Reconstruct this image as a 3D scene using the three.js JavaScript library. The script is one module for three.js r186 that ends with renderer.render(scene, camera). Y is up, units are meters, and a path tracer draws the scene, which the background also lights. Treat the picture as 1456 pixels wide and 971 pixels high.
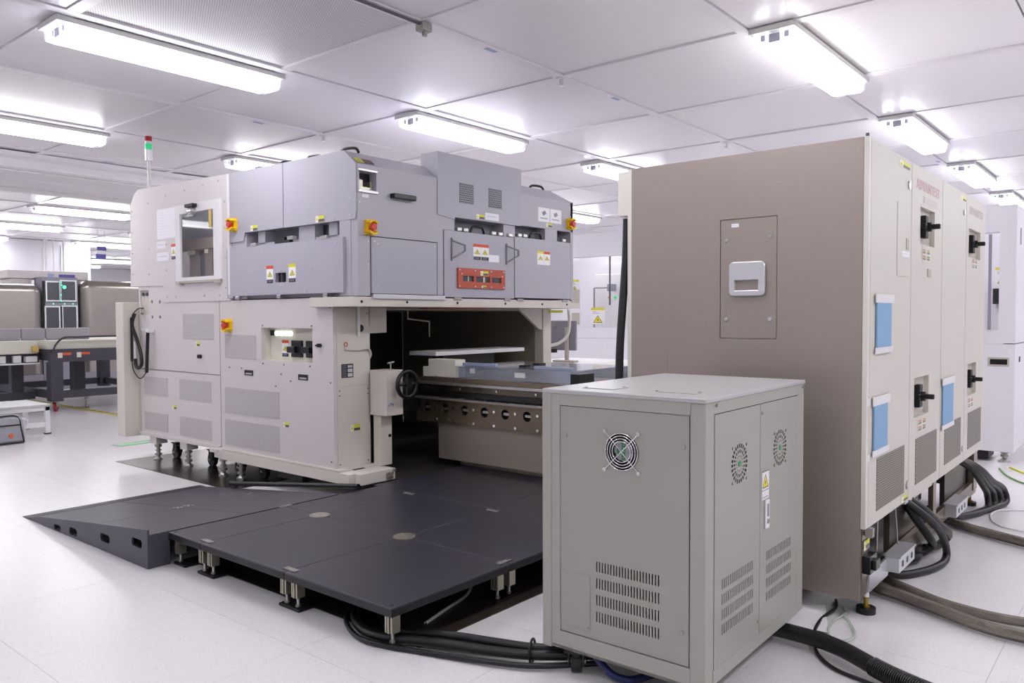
import * as THREE from 'three';
import { RoundedBoxGeometry } from 'three/addons/geometries/RoundedBoxGeometry.js';
import { ConvexGeometry } from 'three/addons/geometries/ConvexGeometry.js';
import { mergeGeometries } from 'three/addons/utils/BufferGeometryUtils.js';
import { RectAreaLightUniformsLib } from 'three/addons/lights/RectAreaLightUniformsLib.js';
import { FontLoader } from 'three/addons/loaders/FontLoader.js';
import { TextGeometry } from 'three/addons/geometries/TextGeometry.js';

// ------------------------------------------------------------------ camera, exposure
const scene = new THREE.Scene();
const renderer = new THREE.WebGLRenderer({ antialias: true });
renderer.toneMapping = THREE.LinearToneMapping;
renderer.toneMappingExposure = 1.19;
renderer.shadowMap.enabled = true;
RectAreaLightUniformsLib.init();
scene.background = new THREE.Color(0x000000);

const camera = new THREE.PerspectiveCamera(46.66, 1456 / 971, 0.05, 80);
{ // yaw 39.62 deg from +X towards -Z, pitch -1.842, roll -0.226
  const yaw = 0.6915, pitch = -0.03215, roll = -0.00395;
  camera.position.set(0, 1.1, 0);
  const f = new THREE.Vector3(Math.cos(yaw) * Math.cos(pitch), Math.sin(pitch), -Math.sin(yaw) * Math.cos(pitch));
  camera.lookAt(camera.position.clone().add(f));
  camera.rotateZ(roll);
}
scene.add(camera);

// light of the room: rows of fluorescent ceiling lamps (built with the ceiling further down)
const LAMP_COLOR = new THREE.Color(0.985, 0.975, 1.0);
const LAMP_NITS = 9.0, LAMP_GLOW = 9.0;

// ------------------------------------------------------------------ helpers
function mulberry(a) { return () => { a |= 0; a = a + 0x6D2B79F5 | 0; let t = Math.imul(a ^ a >>> 15, 1 | a); t = t + Math.imul(t ^ t >>> 7, 61 | t) ^ t; return ((t ^ t >>> 14) >>> 0) / 4294967296; }; }
const rnd = mulberry(7);
const bases = new WeakMap(), taken = {};
function numbered(n) { const k = taken[n] = (taken[n] ?? -1) + 1; return k ? n + '_' + String(k).padStart(3, '0') : n; }
function meta(o, label, category, group) { o.userData.label = label; o.userData.category = category; if (group) o.userData.group = group; return o; }
function thing(name, label, category, base = [0, 0, 0], group, local = false, rot = 0) {
  const g = new THREE.Group(); g.name = numbered(name); g.position.set(...base); g.rotation.y = rot; meta(g, label, category, group);
  bases.set(g, local ? [0, 0, 0] : base); scene.add(g); return g;
}
function clean(g) {
  if (g.index) g = g.toNonIndexed();
  const o = new THREE.BufferGeometry();
  o.setAttribute('position', g.getAttribute('position')); if (!g.getAttribute('normal')) g.computeVertexNormals(); o.setAttribute('normal', g.getAttribute('normal'));
  return o;
}
function metreUV(g) { // box-mapped uv in metres
  const p = g.attributes.position, n = g.attributes.normal, uv = new Float32Array(p.count * 2);
  for (let i = 0; i < p.count; i++) {
    const ax = Math.abs(n.getX(i)), ay = Math.abs(n.getY(i)), az = Math.abs(n.getZ(i));
    if (ay >= ax && ay >= az) { uv[2 * i] = p.getX(i); uv[2 * i + 1] = p.getZ(i); }
    else if (ax >= az) { uv[2 * i] = p.getZ(i); uv[2 * i + 1] = p.getY(i); }
    else { uv[2 * i] = p.getX(i); uv[2 * i + 1] = p.getY(i); }
  }
  g.setAttribute('uv', new THREE.BufferAttribute(uv, 2)); return g;
}
function merged(geos) { geos = (Array.isArray(geos) ? geos : [geos]).map(clean); return metreUV(geos.length > 1 ? mergeGeometries(geos) : geos[0]); }
function P(name, geos, mat, parent, label) {
  const b = bases.get(parent) ?? [0, 0, 0];
  const g = merged(geos); if (b[0] || b[1] || b[2]) g.translate(-b[0], -b[1], -b[2]);
  const m = new THREE.Mesh(g, mat); m.name = parent === scene ? numbered(name) : name; m.castShadow = m.receiveShadow = true; bases.set(m, b); parent.add(m);
  if (/screws|bolts|plugs|lining$/.test(name)) m.userData.kind = 'stuff'; if (label) m.userData.label = label; return m;
}
function struct(name, geos, mat) { const m = P(name, geos, mat, scene); m.userData.kind = 'structure'; return m; }
function one(name, geos, mat, label, category, group) { return meta(P(name, geos, mat, scene), label, category, group); }
function bx(x0, x1, y0, y1, z0, z1, r = 0) {
  const w = Math.abs(x1 - x0), h = Math.abs(y1 - y0), d = Math.abs(z1 - z0);
  const g = r > 0 ? new RoundedBoxGeometry(w, h, d, 1, Math.min(r, w * .49, h * .49, d * .49)) : new THREE.BoxGeometry(w, h, d);
  return g.translate((x0 + x1) / 2, (y0 + y1) / 2, (z0 + z1) / 2);
}
function cyl(axis, x, y, z, r, len, seg = 16, r2 = r) {
  const g = new THREE.CylinderGeometry(r2, r, len, seg);
  if (axis === 'x') g.rotateZ(-Math.PI / 2); else if (axis === 'z') g.rotateX(Math.PI / 2);
  return g.translate(x, y, z);
}
function bar(a, b, r, seg = 8) { return new THREE.TubeGeometry(new THREE.LineCurve3(new THREE.Vector3(...a), new THREE.Vector3(...b)), 1, r, seg, false); }
function tube(pts, r, seg = 8, n = 0) { return new THREE.TubeGeometry(new THREE.CatmullRomCurve3(pts.map(p => new THREE.Vector3(...p)), false, 'centripetal'), n || pts.length * 8, r, seg, false); }
function poly(pts) { const s = new THREE.Shape(); pts.forEach((p, i) => i ? s.lineTo(...p) : s.moveTo(...p)); s.closePath(); return s; }
function rect(a0, a1, b0, b1) { return poly([[a0, b0], [a1, b0], [a1, b1], [a0, b1]]); }
function oval(a0, a1, b0, b1, r) { // rounded rectangle path
  const s = new THREE.Path(); s.moveTo(a0 + r, b0); s.lineTo(a1 - r, b0); s.absarc(a1 - r, b0 + r, r, -Math.PI / 2, 0); s.lineTo(a1, b1 - r); s.absarc(a1 - r, b1 - r, r, 0, Math.PI / 2);
  s.lineTo(a0 + r, b1); s.absarc(a0 + r, b1 - r, r, Math.PI / 2, Math.PI); s.lineTo(a0, b0 + r); s.absarc(a0 + r, b0 + r, r, Math.PI, Math.PI * 1.5); return s;
}
function circ(a, b, r) { const s = new THREE.Path(); s.absarc(a, b, r, 0, Math.PI * 2); return s; }
function ext(shape, d, curve = 6, bevel = 0) { return new THREE.ExtrudeGeometry(shape, { depth: d, bevelEnabled: bevel > 0, bevelSize: bevel, bevelThickness: bevel, bevelSegments: 1, curveSegments: curve }); }
// plate in the ZY plane: shape coordinates are (Z, Y); occupies X from x0 to x1
function plateX(shape, holes, x0, x1, curve) { if (holes) shape.holes.push(...holes); const g = ext(shape, x1 - x0, curve); g.rotateY(-Math.PI / 2); g.translate(x1, 0, 0); return g; }
// plate in the XY plane: occupies Z from z0 to z1
function plateZ(shape, holes, z0, z1, curve) { if (holes) shape.holes.push(...holes); return ext(shape, z1 - z0, curve).translate(0, 0, z0); }
const ENVR = 1;
function mat(color, roughness = .5, metalness = 0, extra = {}) { return new THREE.MeshStandardMaterial({ color, roughness, metalness, ...extra }); }

// ------------------------------------------------------------------ textures (flat print, grain)
function canvasTex(w, h, draw) {
  const c = document.createElement('canvas'); c.width = w; c.height = h; const g = c.getContext('2d'); draw(g, w, h);
  const t = new THREE.CanvasTexture(c); t.colorSpace = THREE.SRGBColorSpace; return t;
}
function rep(t, u, v) { t.wrapS = t.wrapT = THREE.RepeatWrapping; t.repeat.set(u, v); return t; }
function triangle(g, cx, cy, s, fill = '#e3d51c') { g.fillStyle = '#222'; g.beginPath(); g.moveTo(cx, cy - s * .62); g.lineTo(cx + s * .66, cy + s * .5); g.lineTo(cx - s * .66, cy + s * .5); g.closePath(); g.fill(); g.fillStyle = fill; g.beginPath(); g.moveTo(cx, cy - s * .5); g.lineTo(cx + s * .56, cy + s * .43); g.lineTo(cx - s * .56, cy + s * .43); g.closePath(); g.fill(); g.fillStyle = '#333'; g.beginPath(); g.moveTo(cx + s * .06, cy - s * .2); g.lineTo(cx - s * .12, cy + s * .12); g.lineTo(cx, cy + s * .1); g.lineTo(cx - s * .06, cy + s * .36); g.lineTo(cx + s * .14, cy + s * .02); g.lineTo(cx + s * .02, cy + s * .04); g.closePath(); g.fill(); }
function warnTex(tops, bottom = true) {
  return canvasTex(64 * tops.length, 128, (g, w, h) => {
    g.fillStyle = '#f4f2f2'; g.fillRect(0, 0, w, h);
    tops.forEach((c, i) => { g.fillStyle = c; g.fillRect(i * 64, 0, 64, 24); triangle(g, i * 64 + 32, 64, 34); if (bottom) { g.fillStyle = '#23222e'; g.fillRect(i * 64 + 2, 102, 60, 26); g.fillStyle = '#9b9aa6'; g.fillRect(i * 64 + 10, 108, 40, 3); g.fillRect(i * 64 + 14, 116, 34, 3); } });
    if (tops.length > 1) { g.fillStyle = '#c9c7c7'; g.fillRect(63, 24, 2, 78); }
  });
}
const RED = '#d9502f', YEL = '#dfdb2c';
const T = {
  warnR: warnTex([RED]), warnY: warnTex([YEL]), warnRR: warnTex([RED, RED]), warnYR: warnTex([YEL, RED], false),
  tag: canvasTex(96, 48, (g, w, h) => { g.fillStyle = '#efeedd'; g.fillRect(0, 0, w, h); g.fillStyle = '#dfe02a'; g.fillRect(30, 0, 66, 22); g.fillStyle = '#5b5a50'; g.fillRect(32, 24, 62, 22); g.fillStyle = '#d8d02a'; g.beginPath(); g.moveTo(15, 8); g.lineTo(26, 34); g.lineTo(4, 34); g.fill(); }),
  paper: canvasTex(128, 128, (g, w, h) => { g.fillStyle = '#f1eff6'; g.fillRect(0, 0, w, h); g.strokeStyle = '#cfcbd8'; for (let i = 0; i < 9; i++) { g.beginPath(); g.moveTo(12, 14 + i * 12); g.lineTo(40 + 70 * ((i * 37 % 11) / 11), 14 + i * 12); g.stroke(); } }),
  paperIcon: canvasTex(128, 64, (g, w, h) => { g.fillStyle = '#ecebf0'; g.fillRect(0, 0, w, h); g.fillStyle = '#8f8e9a'; for (const x of [32, 96]) { g.save(); g.translate(x, 24); g.rotate(-.6); g.fillRect(-10, -8, 20, 16); g.restore(); g.fillRect(x - 20, 46, 40, 4); } g.fillStyle = '#bcbac6'; g.fillRect(62, 0, 4, 64); }),
  data: canvasTex(64, 80, (g, w, h) => { g.fillStyle = '#2b2c34'; g.fillRect(0, 0, w, h); g.fillStyle = '#c9c8cb'; g.fillRect(34, 8, 26, 14); g.fillRect(34, 28, 26, 20); g.fillRect(34, 54, 26, 20); g.fillStyle = '#8c8c92'; for (let i = 0; i < 8; i++) g.fillRect(4, 8 + i * 9, 24, 3); }),
  small: canvasTex(48, 24, (g, w, h) => { g.fillStyle = '#eceaf2'; g.fillRect(0, 0, w, h); g.fillStyle = '#cfccd8'; g.fillRect(6, 10, 34, 3); }),
  danger: canvasTex(96, 48, (g, w, h) => { g.fillStyle = '#d8d54a'; g.fillRect(0, 0, 42, h); triangle(g, 21, 26, 20); g.fillStyle = '#3a3038'; g.fillRect(42, 0, 54, h); g.fillStyle = '#a04038'; g.fillRect(46, 4, 46, 14); g.fillStyle = '#8d8890'; g.fillRect(46, 24, 40, 4); g.fillRect(46, 34, 34, 4); }),
  cabWarn: canvasTex(64, 96, (g, w, h) => { g.fillStyle = '#e6e6e8'; g.fillRect(0, 0, w, h); g.fillStyle = '#55555a'; g.fillRect(0, 0, 64, 3); triangle(g, 32, 36, 42, '#e6d412'); g.fillStyle = '#55555a'; g.fillRect(0, 64, 64, 2); g.font = 'bold 15px sans-serif'; g.fillText('有电', 17, 82); g.fillRect(6, 88, 52, 2); }),
  yellowWarn: canvasTex(96, 128, (g, w, h) => { g.fillStyle = '#e9e7ea'; g.fillRect(0, 0, w, h); g.fillStyle = '#dcd23c'; g.fillRect(0, 0, 96, 20); g.fillStyle = '#9c9aa2'; g.fillRect(12, 30, 30, 4); g.fillRect(12, 42, 48, 4); triangle(g, 48, 92, 50, '#dccf2c'); }),
  hazard: rep(canvasTex(64, 64, (g) => { g.fillStyle = '#d9c63a'; g.fillRect(0, 0, 64, 64); g.fillStyle = '#3c3934'; g.beginPath(); g.moveTo(0, 64); g.lineTo(32, 0); g.lineTo(64, 0); g.lineTo(32, 64); g.fill(); }), 6, 6),
  fanHub: canvasTex(128, 128, (g) => { g.fillStyle = '#a3a3ab'; g.fillRect(0, 0, 128, 128); g.fillStyle = '#2e8a4e'; g.fillRect(50, 14, 26, 100); g.fillStyle = '#a3a3ab'; for (let i = 0; i < 5; i++) g.fillRect(57, 22 + i * 19, 12, 8); g.fillStyle = '#2e8a4e'; g.beginPath(); g.ellipse(26, 64, 9, 20, 0, 0, 7); g.fill(); g.fillStyle = '#77777f'; g.fillRect(86, 60, 20, 3); g.fillRect(90, 70, 14, 3); }),
  bluePrint: canvasTex(64, 32, (g) => { g.fillStyle = '#8f95d8'; g.fillRect(0, 0, 64, 32); g.fillStyle = '#c3c6ee'; g.fillRect(8, 10, 44, 4); g.fillRect(8, 20, 30, 3); }),
  quad: canvasTex(32, 64, (g) => { g.fillStyle = '#d8d4d0'; g.fillRect(0, 0, 32, 64); for (const [x, y, c] of [[2, 4, '#c98a66'], [18, 4, '#caa06a'], [2, 36, '#c08a5e'], [18, 36, '#8f9a6a']]) { g.fillStyle = c; g.fillRect(x, y, 12, 10); g.fillStyle = '#7d7a72'; g.fillRect(x, y + 12, 12, 10); } }),
  sticks: canvasTex(128, 40, (g) => { g.fillStyle = '#cbc6c1'; g.fillRect(0, 0, 128, 40); g.fillStyle = '#c3a9ac'; for (let i = 0; i < 6; i++) { g.fillRect(8 + i * 19, 6, 13, 5); g.fillRect(8 + i * 19, 6, 4, 28); g.fillRect(8 + i * 19, 28, 13, 5); } }),
};
function noiseTex(size, fn, srgb = true) {
  const d = new Uint8Array(size * size * 4);
  for (let y = 0; y < size; y++) for (let x = 0; x < size; x++) { const v = fn(x, y); const i = 4 * (y * size + x); d[i] = v[0]; d[i + 1] = v[1]; d[i + 2] = v[2]; d[i + 3] = 255; }
  const t = new THREE.DataTexture(d, size, size); t.magFilter = THREE.LinearFilter; t.minFilter = THREE.LinearMipmapLinearFilter; t.generateMipmaps = true; if (srgb) t.colorSpace = THREE.SRGBColorSpace; t.needsUpdate = true; return t;
}
// speckled floor tile vinyl: pale ground, scattered blue-grey and warm flecks
const floorTex = (() => {
  const S = 1024, buf = new Float32Array(S * S * 3), r = mulberry(21);
  for (let i = 0; i < S * S; i++) { const n = (r() - .5) * 5; buf[3 * i] = 224 + n; buf[3 * i + 1] = 221 + n; buf[3 * i + 2] = 223 + n; }
  for (let k = 0; k < 9000; k++) {
    const x = r() * S | 0, y = r() * S | 0, w = 1 + (r() * 4 | 0), h = 1 + (r() * 3 | 0), c = [[176, 180, 196], [188, 178, 176], [228, 226, 228], [160, 163, 176]][r() * 4 | 0];
    for (let j = 0; j < h; j++) for (let i = 0; i < w; i++) { const q = 3 * (((y + j) % S) * S + (x + i) % S); buf[q] = c[0]; buf[q + 1] = c[1]; buf[q + 2] = c[2]; }
  }
  return rep(noiseTex(S, (x, y) => { const q = 3 * (y * S + x); return [buf[q], buf[q + 1], buf[q + 2]]; }), 1 / .6, 1 / .6);
})();
function perfTex(ground, hole, n = 4, rr = .3) { // perforated sheet: staggered round holes
  const S = 128; return noiseTex(S, (x, y) => { const u = x / S * n, v = y / S * n; const row = Math.floor(v); const uu = (u + (row % 2) * .5) % 1 - .5, vv = v % 1 - .5; const k = Math.min(1, Math.max(0, (Math.hypot(uu, vv) - rr + .06) / .12)); return [0, 1, 2].map(i => hole[i] + (ground[i] - hole[i]) * k); });
}
const perfWhite = rep(perfTex([203, 198, 198], [148, 142, 146]), 1 / .026, 1 / .026);
const perfGrey = rep(perfTex([150, 148, 158], [62, 60, 70], 4, .34), 1 / .056, 1 / .056);
const perfRack = rep(perfTex([150, 145, 134], [70, 66, 58], 4, .36), 1 / .036, 1 / .036);
const perfCeil = rep(perfTex([238, 236, 240], [162, 159, 167], 4, .3), 1 / .05, 1 / .05);
const brushed = rep((() => { const r = mulberry(5), row = []; for (let i = 0; i < 256; i++) row.push((r() - .5) * 4); return noiseTex(256, (x, y) => { const n = row[y] + (r() - .5) * 4; return [224 + n, 221 + n, 218 + n]; }); })(), 1.3, 3.1);
const braid = rep(noiseTex(64, (x, y) => { const k = ((x + y) % 16 < 8) !== ((x - y + 64) % 16 < 8) ? 225 : 150; return [k, k - 4, k - 8]; }), 40, 40);
const braidBump = rep(noiseTex(64, (x, y) => { const k = ((x + y) % 16 < 8) !== ((x - y + 64) % 16 < 8) ? 220 : 60; return [k, k, k]; }, false), 40, 40);

// ------------------------------------------------------------------ materials
const M = {
  floor: mat(0xffffff, .24, 0, { map: floorTex }),
  joint: mat(0xd2cfd1, .6),
  wall: mat(0xe4e2ea, .5),
  wallPale: mat(0xe6e8ea, .4),
  ceilPanel: mat(0xeeebf0, .3), ceilPanel2: mat(0xf1eef3, .27), ceilPanel3: mat(0xebe8ee, .33),
  ceilBar: mat(0xebe8ee, .35), ceilGap: mat(0x77757b, .8), ceilPerf: mat(0xffffff, .5, 0, { map: perfCeil }),
  lampBody: mat(0xd4d4d2, .45), white: mat(0xe6e4e6, .4),
  glow: mat(0xf6f6f8, .4, 0, { emissive: LAMP_COLOR, emissiveIntensity: LAMP_GLOW }),
  clearCap: new THREE.MeshPhysicalMaterial({ color: 0xf2f4fa, roughness: .12, transmission: .85, thickness: 0, ior: 1.3 }),
  beige: mat(0xd8d1c9, .42), beige2: mat(0xd3ccc3, .45), beigeLav: mat(0xd6d0d0, .42), beigeDark: mat(0xb9b2a8, .5),
  grey: mat(0xb3b0bb, .42), grey2: mat(0xb0adb9, .4), greyDark: mat(0x8d8b97, .5), greyDeep: mat(0x55545e, .6),
  perfWhite: mat(0xffffff, .5, 0, { map: perfWhite }), perfGrey: mat(0xffffff, .5, 0, { map: perfGrey }), perfRack: mat(0xffffff, .5, .2, { map: perfRack }),
  black: mat(0x0d0d0f, .5), blackGloss: mat(0x0e0e11, .28), rubber: mat(0x101013, .42), inner: mat(0x3d3935, .5), innerBrown: mat(0x958c80, .45),
  steel: mat(0xc4c2c0, .28, .9), steelDull: mat(0xaaa69f, .42, .8), chrome: mat(0xe2e2e4, .12, 1), zinc: mat(0xb9b4a4, .35, .85), bronze: mat(0x8d8272, .3, .85),
  alu: mat(0xd6d6da, .35, .7), aluWhite: mat(0xe8e8ec, .3, .3),
  brown: mat(0xbcb2ac, .42, .6, { map: brushed }),
  rack: mat(0xcfcbc2, .45), rackTrim: mat(0xd9d5ce, .4),
  plat: mat(0x35323c, .34), platEdge: mat(0x141418, .45), platSide: mat(0x43414c, .4),
  cab: mat(0xa5a49c, .42), cabDoor: mat(0xa09f97, .4), cabTop: mat(0xb2b2b2, .3),
  yellow: mat(0xf3c414, .4), red: mat(0xd13c34, .35), redPlate: mat(0xb8523c, .45), lime: mat(0xe2df2a, .45),
  glass: new THREE.MeshPhysicalMaterial({ color: 0xffffff, roughness: .04, transmission: 1, thickness: 0, ior: 1.18 }),
  acrylic: new THREE.MeshPhysicalMaterial({ color: 0xeceff5, roughness: .1, transmission: .88, thickness: 0, ior: 1.49 }),
  blueCloth: mat(0x86a9cc, .85), tape: mat(0xe0dee0, .35), blueTube: mat(0x141f58, .35), cartDark: mat(0x403e49, .5),
  stainless: mat(0x98918c, .28, 1), pvc: mat(0xd9d6cf, .4), led: mat(0x30d080, .4, 0, { emissive: new THREE.Color(.15, .9, .5), emissiveIntensity: 1.5 }),
  greenLens: mat(0x3f9a62, .4), greenLit: mat(0x12b45e, .3, 0, { emissive: new THREE.Color(.02, .6, .25), emissiveIntensity: .45 }), redLens: mat(0xb01826, .3), purple: mat(0x5c56a8, .5), lavBlue: mat(0xa6abd6, .5), clearTube: new THREE.MeshPhysicalMaterial({ color: 0xe8efe8, roughness: .15, transmission: .7, thickness: 0, ior: 1.3 }),
  hoseBraid: mat(0xc2bcb4, .24, .9, { map: braid, bumpMap: braidBump, bumpScale: .0015 }), bagGrey: mat(0x9a9aa2, .5, .2), pinkPrint: mat(0xc8a8aa, .6), rackPrint: mat(0xc6b9b8, .6), cream: mat(0xdfdccf, .45), redRubber: mat(0xa83a3c, .5), greenTape: mat(0x8fd69c, .5), darkTape: mat(0x8a9690, .5),
  lampDot: mat(0xffffff, .4, 0, { emissive: new THREE.Color(1, .98, .92), emissiveIntensity: 1.6 }), window: mat(0x4a4b52, .2), amber: mat(0xd8b868, .5), brownSteel: mat(0x857766, .3, .75), skirt: mat(0xa39a8e, .38, .45), wheelRed: mat(0x9a2f34, .45), paperFloor: mat(0xeae8ea, .7), orange: mat(0xd8603c, .5), greenWire: mat(0x6aa05a, .5),
};
const decalMats = new Map();
function decalMat(t) { if (!decalMats.has(t)) decalMats.set(t, mat(0xffffff, .45, 0, { map: t })); return decalMats.get(t); }
// sticker facing -X (u along +Z) or +Z (u along +X)
function sticker(name, tex, face, a0, a1, y0, y1, c, parent, label) {
  const b = bases.get(parent) ?? [0, 0, 0];
  const g = new THREE.PlaneGeometry(a1 - a0, y1 - y0);
  if (face === 'x') { g.rotateY(-Math.PI / 2); g.translate(c - .0012, (y0 + y1) / 2, (a0 + a1) / 2); } else g.translate((a0 + a1) / 2, (y0 + y1) / 2, c + .0012);
  g.translate(-b[0], -b[1], -b[2]);
  const m = new THREE.Mesh(g, tex.isMaterial ? tex : decalMat(tex)); m.name = name; m.receiveShadow = true; bases.set(m, b); parent.add(m); if (label) m.userData.label = label; return m;
}
function screws(face, c, list, r = .005) { return list.map(([a, y]) => face === 'x' ? cyl('x', c - .0015, y, a, r, .003, 8) : cyl('z', a, y, c + .0015, r, .003, 8)); }

// ------------------------------------------------------------------ room shell
const CEIL = 2.582, NX = 2.843, NZ = -2.94, G = 1.2;
const RX0 = -3.6, RX1 = 17, RZ0 = -25, RZ1 = 6;
{
  const floor = struct('floor', bx(RX0, RX1, -.12, -.003, RZ0, RZ1), M.joint);
  const geos = [0, 1].map(k => { const g = merged(bx(-.2995, .2995, -.003, 0, -.2995, .2995)); if (k) { const uv = g.attributes.uv; for (let i = 0; i < uv.count; i++) { const u = uv.getX(i); uv.setXY(i, uv.getY(i) + .31, u + .17); } } return g; });
  const tiles = [];
  for (let i = -8; i < 28; i++) for (let j = -11; j < 42; j++) { const X = .64 + i * .6, Z = -.7 - j * .6; if (X > RX0 - .2 && X < RX1 + .2 && Z > RZ0 - .2 && Z < RZ1 + .2) tiles.push([X, Z]); }
  const seen = (X, Z) => { const f = X * .7707 - Z * .637, r = X * .637 + Z * .7707; return f > .6 && Math.abs(r) < f * .72 + .5 ? Math.hypot(X, Z) : 99 + Math.hypot(X, Z); };
  tiles.sort((a, b) => seen(...a) - seen(...b));
  const rest = [];
  tiles.forEach(([X, Z], i) => {
    if (i < 290) { const m = new THREE.Mesh(geos[(i * 7 + (X * 10 | 0)) & 1], M.floor); m.name = 'floor_tile'; m.position.set(X, 0, Z); m.receiveShadow = true; floor.add(m); }
    else rest.push(geos[i & 1].clone().translate(X, 0, Z));
  });
  const rg = mergeGeometries(rest); const rm = new THREE.Mesh(rg, M.floor); rm.name = 'floor_tiling'; rm.userData.kind = 'stuff'; rm.receiveShadow = true; floor.add(rm);

  struct('wall_left', bx(RX0, 6.85, 0, CEIL, -16.8, -16.6), M.wall);
  struct('wall_recess', bx(6.65, 6.85, 0, CEIL, RZ0, -16.8), M.wallPale);
  struct('wall_end', bx(6.65, RX1, 0, CEIL, RZ0 - .2, RZ0), M.wall);
  struct('wall_far', bx(RX1, RX1 + .2, 0, CEIL, RZ0, RZ1), M.wall);
  struct('wall_right', bx(RX0, RX1, 0, CEIL, RZ1, RZ1 + .2), M.wall);
  struct('wall_back', bx(RX0 - .2, RX0, 0, CEIL, -16.8, RZ1), M.wall);
  const joints = []; for (let x = -2.4; x < 6.6; x += 1.2) joints.push(bx(x - .012, x + .012, .1, CEIL - .02, -16.6, -16.59));
  struct('trim_1', joints, M.white);
  // pale window strip in the left wall beside the corner
  const win = struct('window_1', [bx(6.3, 6.78, .9, 2.5, -16.598, -16.57)], M.wallPale);
}
// ceiling: grid bars, recessed panels, lamps
{
  const ceiling = struct('ceiling', bx(RX0, RX1, CEIL + .03, CEIL + .2, RZ0, RZ1), M.ceilGap);
  const bars = [];
  const i0 = -6, i1 = 12, j0 = -8, j1 = 19, hw = .032;
  const X = i => NX + i * G, Z = j => NZ - j * G;
  for (let i = i0; i <= i1; i++) { const x = X(i); if (x > RX0 && x < RX1) bars.push(bx(x - hw, x + hw, CEIL, CEIL + .03, RZ0, RZ1)); }
  for (let j = j0; j <= j1; j++) { const z = Z(j); if (z > RZ0 && z < RZ1) bars.push(bx(RX0, RX1, CEIL - .0015, CEIL + .03, z - hw, z + hw)); }
  P('grid_bars', bars, M.ceilBar, ceiling);
  const pg = merged(bx(-.6 + hw + .003, .6 - hw - .009, .006, .028, -.6 + hw + .009, .6 - hw - .003));
  const pg2 = merged(bx(-.6 + hw + .014, .6 - hw - .003, .012, .028, -.6 + hw + .003, .6 - hw - .014));
  const perf = new Set(['-1,0', '-3,0', '-1,-2', '3,4', '-1,4']), mats = [M.ceilPanel, M.ceilPanel2, M.ceilPanel3];
  for (let i = i0; i < i1; i++) for (let j = j0; j < j1; j++) {
    const cx = X(i) + .6, cz = Z(j) - .6; if (cx < RX0 - .5 || cx > RX1 + .5 || cz < RZ0 - .5 || cz > RZ1 + .5) continue;
    const f = cx * .7707 - cz * .637, r = cx * .637 + cz * .7707;
    const key = i + ',' + j, pf = perf.has(key);
    if (!pf && (f < -1 || Math.abs(r) > f * .75 + 2.5) ) { continue; }
    const m = new THREE.Mesh((i + j) & 1 ? pg2 : pg, pf ? M.ceilPerf : mats[Math.abs(i * 5 + j * 3) % 3]); m.name = 'ceiling_panel'; m.position.set(cx, CEIL, cz); m.receiveShadow = m.castShadow = true; ceiling.add(m);
    if (pf) m.userData.label = 'perforated air filter panel';
  }
  // panels of the part of the ceiling out of view, one slab per side
  const out = []; for (let i = i0; i < i1; i++) for (let j = j0; j < j1; j++) { const cx = X(i) + .6, cz = Z(j) - .6; if (cx < RX0 - .5 || cx > RX1 + .5 || cz < RZ0 - .5 || cz > RZ1 + .5) continue; const f = cx * .7707 - cz * .637, r = cx * .637 + cz * .7707; if (!perf.has(i + ',' + j) && (f < -1 || Math.abs(r) > f * .75 + 2.5)) out.push(pg.clone().translate(cx, CEIL, cz)); }
  if (out.length) { const m = new THREE.Mesh(mergeGeometries(out), M.ceilPanel); m.name = 'ceiling_panelling'; m.userData.kind = 'stuff'; ceiling.add(m); }
  // small blue print labels stuck to the bars
  for (const [x, z, w, d] of [[3.365, -2.93, .085, .03], [3.46, -5.37, .085, .03], [4.66, -2.93, .085, .03], [6.9, -1.74, .1, .03], [8.6, -1.74, .1, .03], [3.4, -7.8, .1, .03], [8.3, -2.94, .1, .03]]) { const m = P('bar_label', bx(x - w / 2, x + w / 2, CEIL - .003, CEIL - .0014, z - d / 2, z + d / 2), M.lavBlue, ceiling, 'small blue printed label'); }
  // soffit across the ceiling on the left
  const sof = struct('trim_2', [plateX(poly([[-9.3, CEIL], [-7.9, CEIL], [-7.9, 2.545], [-8.0, 2.53], [-8.0, 2.46], [-8.06, 2.445], [-8.5, 2.44], [-8.55, 2.42], [-9.2, 2.42], [-9.3, 2.45]]), null, RX0, 9)], M.ceilBar);
  P('track_lip', [bx(RX0, 9, 2.412, 2.42, -9.28, -9.0), bx(RX0, 9, 2.432, 2.441, -8.1, -8.06)], M.white, sof);
}
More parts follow.
